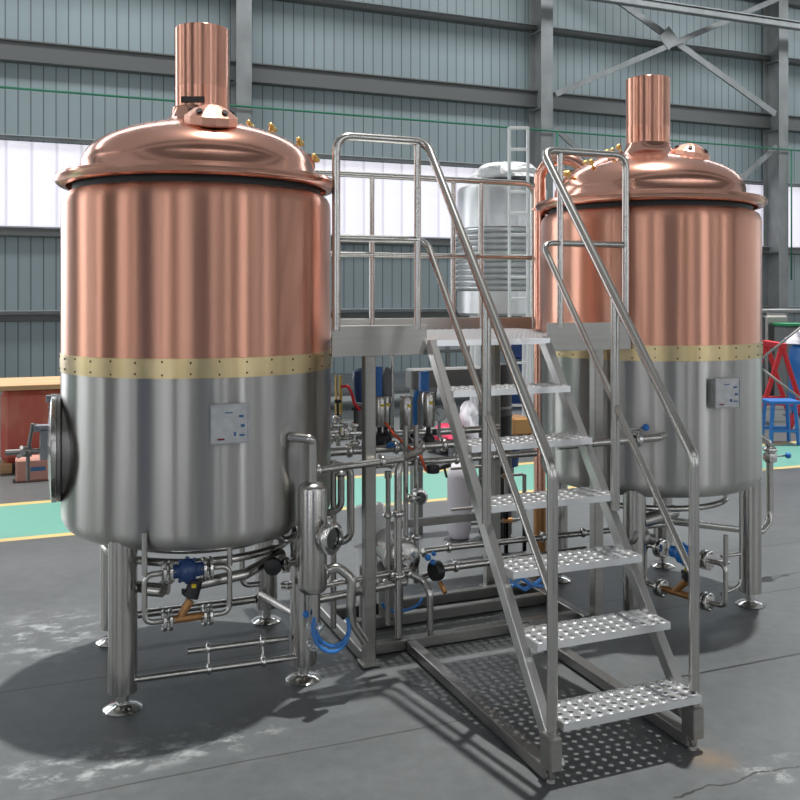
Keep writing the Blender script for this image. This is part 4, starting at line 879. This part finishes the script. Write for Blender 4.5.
pa = Vector((p2.x, p2.y, 0)); q.tube([pa, V3(pa.x, pa.y, 1.1)], .02, 8); pe = Vector((p3.x, p3.y, 0)); q.tube([pe, V3(pe.x, pe.y, 1.5)], .02, 8)
tag(q.build('scaffold_frame', 'galv', None, pa), 'thin crossing scaffold rods right of the right tank', 'frame')
q = MB(); hp = off((0, 0), (740-400)/908.3*13, 13, 1.39); he = off((0, 0), (840-400)/908.3*13, 13, 1.39); q.tube([hp, he], .03, 8)
for s_ in (.1, .9): w_ = hp.lerp(he, s_); q.tube([(w_.x, w_.y, 0), (w_.x, w_.y, 1.39)], .03, 8)
tag(q.build('barrier_rail', 'galv', None, (hp.x, hp.y, 0)), 'horizontal steel barrier rail beyond the right tank', 'rail')
cb = off((0, 0), (790-400)/908.3*14, 14, 0)
t = thing('storage_cabinet', 'grey cabinet with a green top beyond the red trestle', 'cabinet', (cb.x, cb.y, 0))
q = MB(); q.box((cb.x, cb.y, .57), (.34, .4, 1.14), -TH); q.build('cabinet_body', 'grey_paint', t)
q = MB(); q.box((cb.x, cb.y, 1.165), (.36, .42, .04), -TH); q.build('cabinet_top', 'green', t)
cb = off((0, 0), (771-400)/908.3*14.6, 14.6, 0)
q = MB(); q.box((cb.x, cb.y, .65), (.36, .5, 1.3), -TH); q.box((cb.x, cb.y, 1.32), (.30, .4, .04), -TH); tag(q.build('dark_locker', 'dark_steel', None, (cb.x, cb.y, 0)), 'dark locker against the right column beyond the tank', 'locker')

# ------------------------------------------------------------------ light
w_ = bpy.data.worlds.new('sky'); bpy.context.scene.world = w_; w_.use_nodes = True
bg = w_.node_tree.nodes['Background']; bg.inputs[0].default_value = (.92, .96, 1.0, 1); bg.inputs[1].default_value = .32
sun = bpy.data.lights.new('sun', 'SUN'); sun.energy = 4.9; sun.angle = .02; sun.color = (1, .97, .93)
so = bpy.data.objects.new('sun', sun); C.objects.link(so); so.rotation_euler = Vector((.12, .09, 1.)).to_track_quat('Z', 'Y').to_euler()
def area(loc, sx, sy, e, rot=(0, 0, 0), col=(.93, .97, 1)):
    l = bpy.data.lights.new('sky_fill', 'AREA'); l.shape = 'RECTANGLE'; l.size = sx; l.size_y = sy; l.energy = e; l.color = col  # added area lamp standing in for sky light from above
    o = bpy.data.objects.new('sky_fill', l); C.objects.link(o); o.location = loc; o.rotation_euler = rot
area((8, 14.6, HZ-.05), 34, 1.2, 1000)  # added lamp grazing the back wall to bring out girt shadows
area((6, -10.6, HZ-.05), 30, 1.6, 500)  # added fill lamp under closed roof behind the camera

cam = bpy.data.cameras.new('camera'); co = bpy.data.objects.new('camera', cam); C.objects.link(co)
co.location = (0, 0, 1.6); co.rotation_euler = (PI/2, 0, -TH); cam.sensor_width = 36; cam.lens = 36*908.3/800; cam.shift_y = -(400-296.2)/800
cam.clip_start = .05; bpy.context.scene.camera = co
sc = bpy.context.scene; sc.view_settings.view_transform = 'Standard'; sc.view_settings.look = 'None'; sc.view_settings.exposure = 0; sc.view_settings.gamma = 1
sc.view_settings.use_curve_mapping = False
sc.cycles.use_denoising = True; sc.cycles.max_bounces = 8; sc.cycles.sample_clamp_indirect = 4
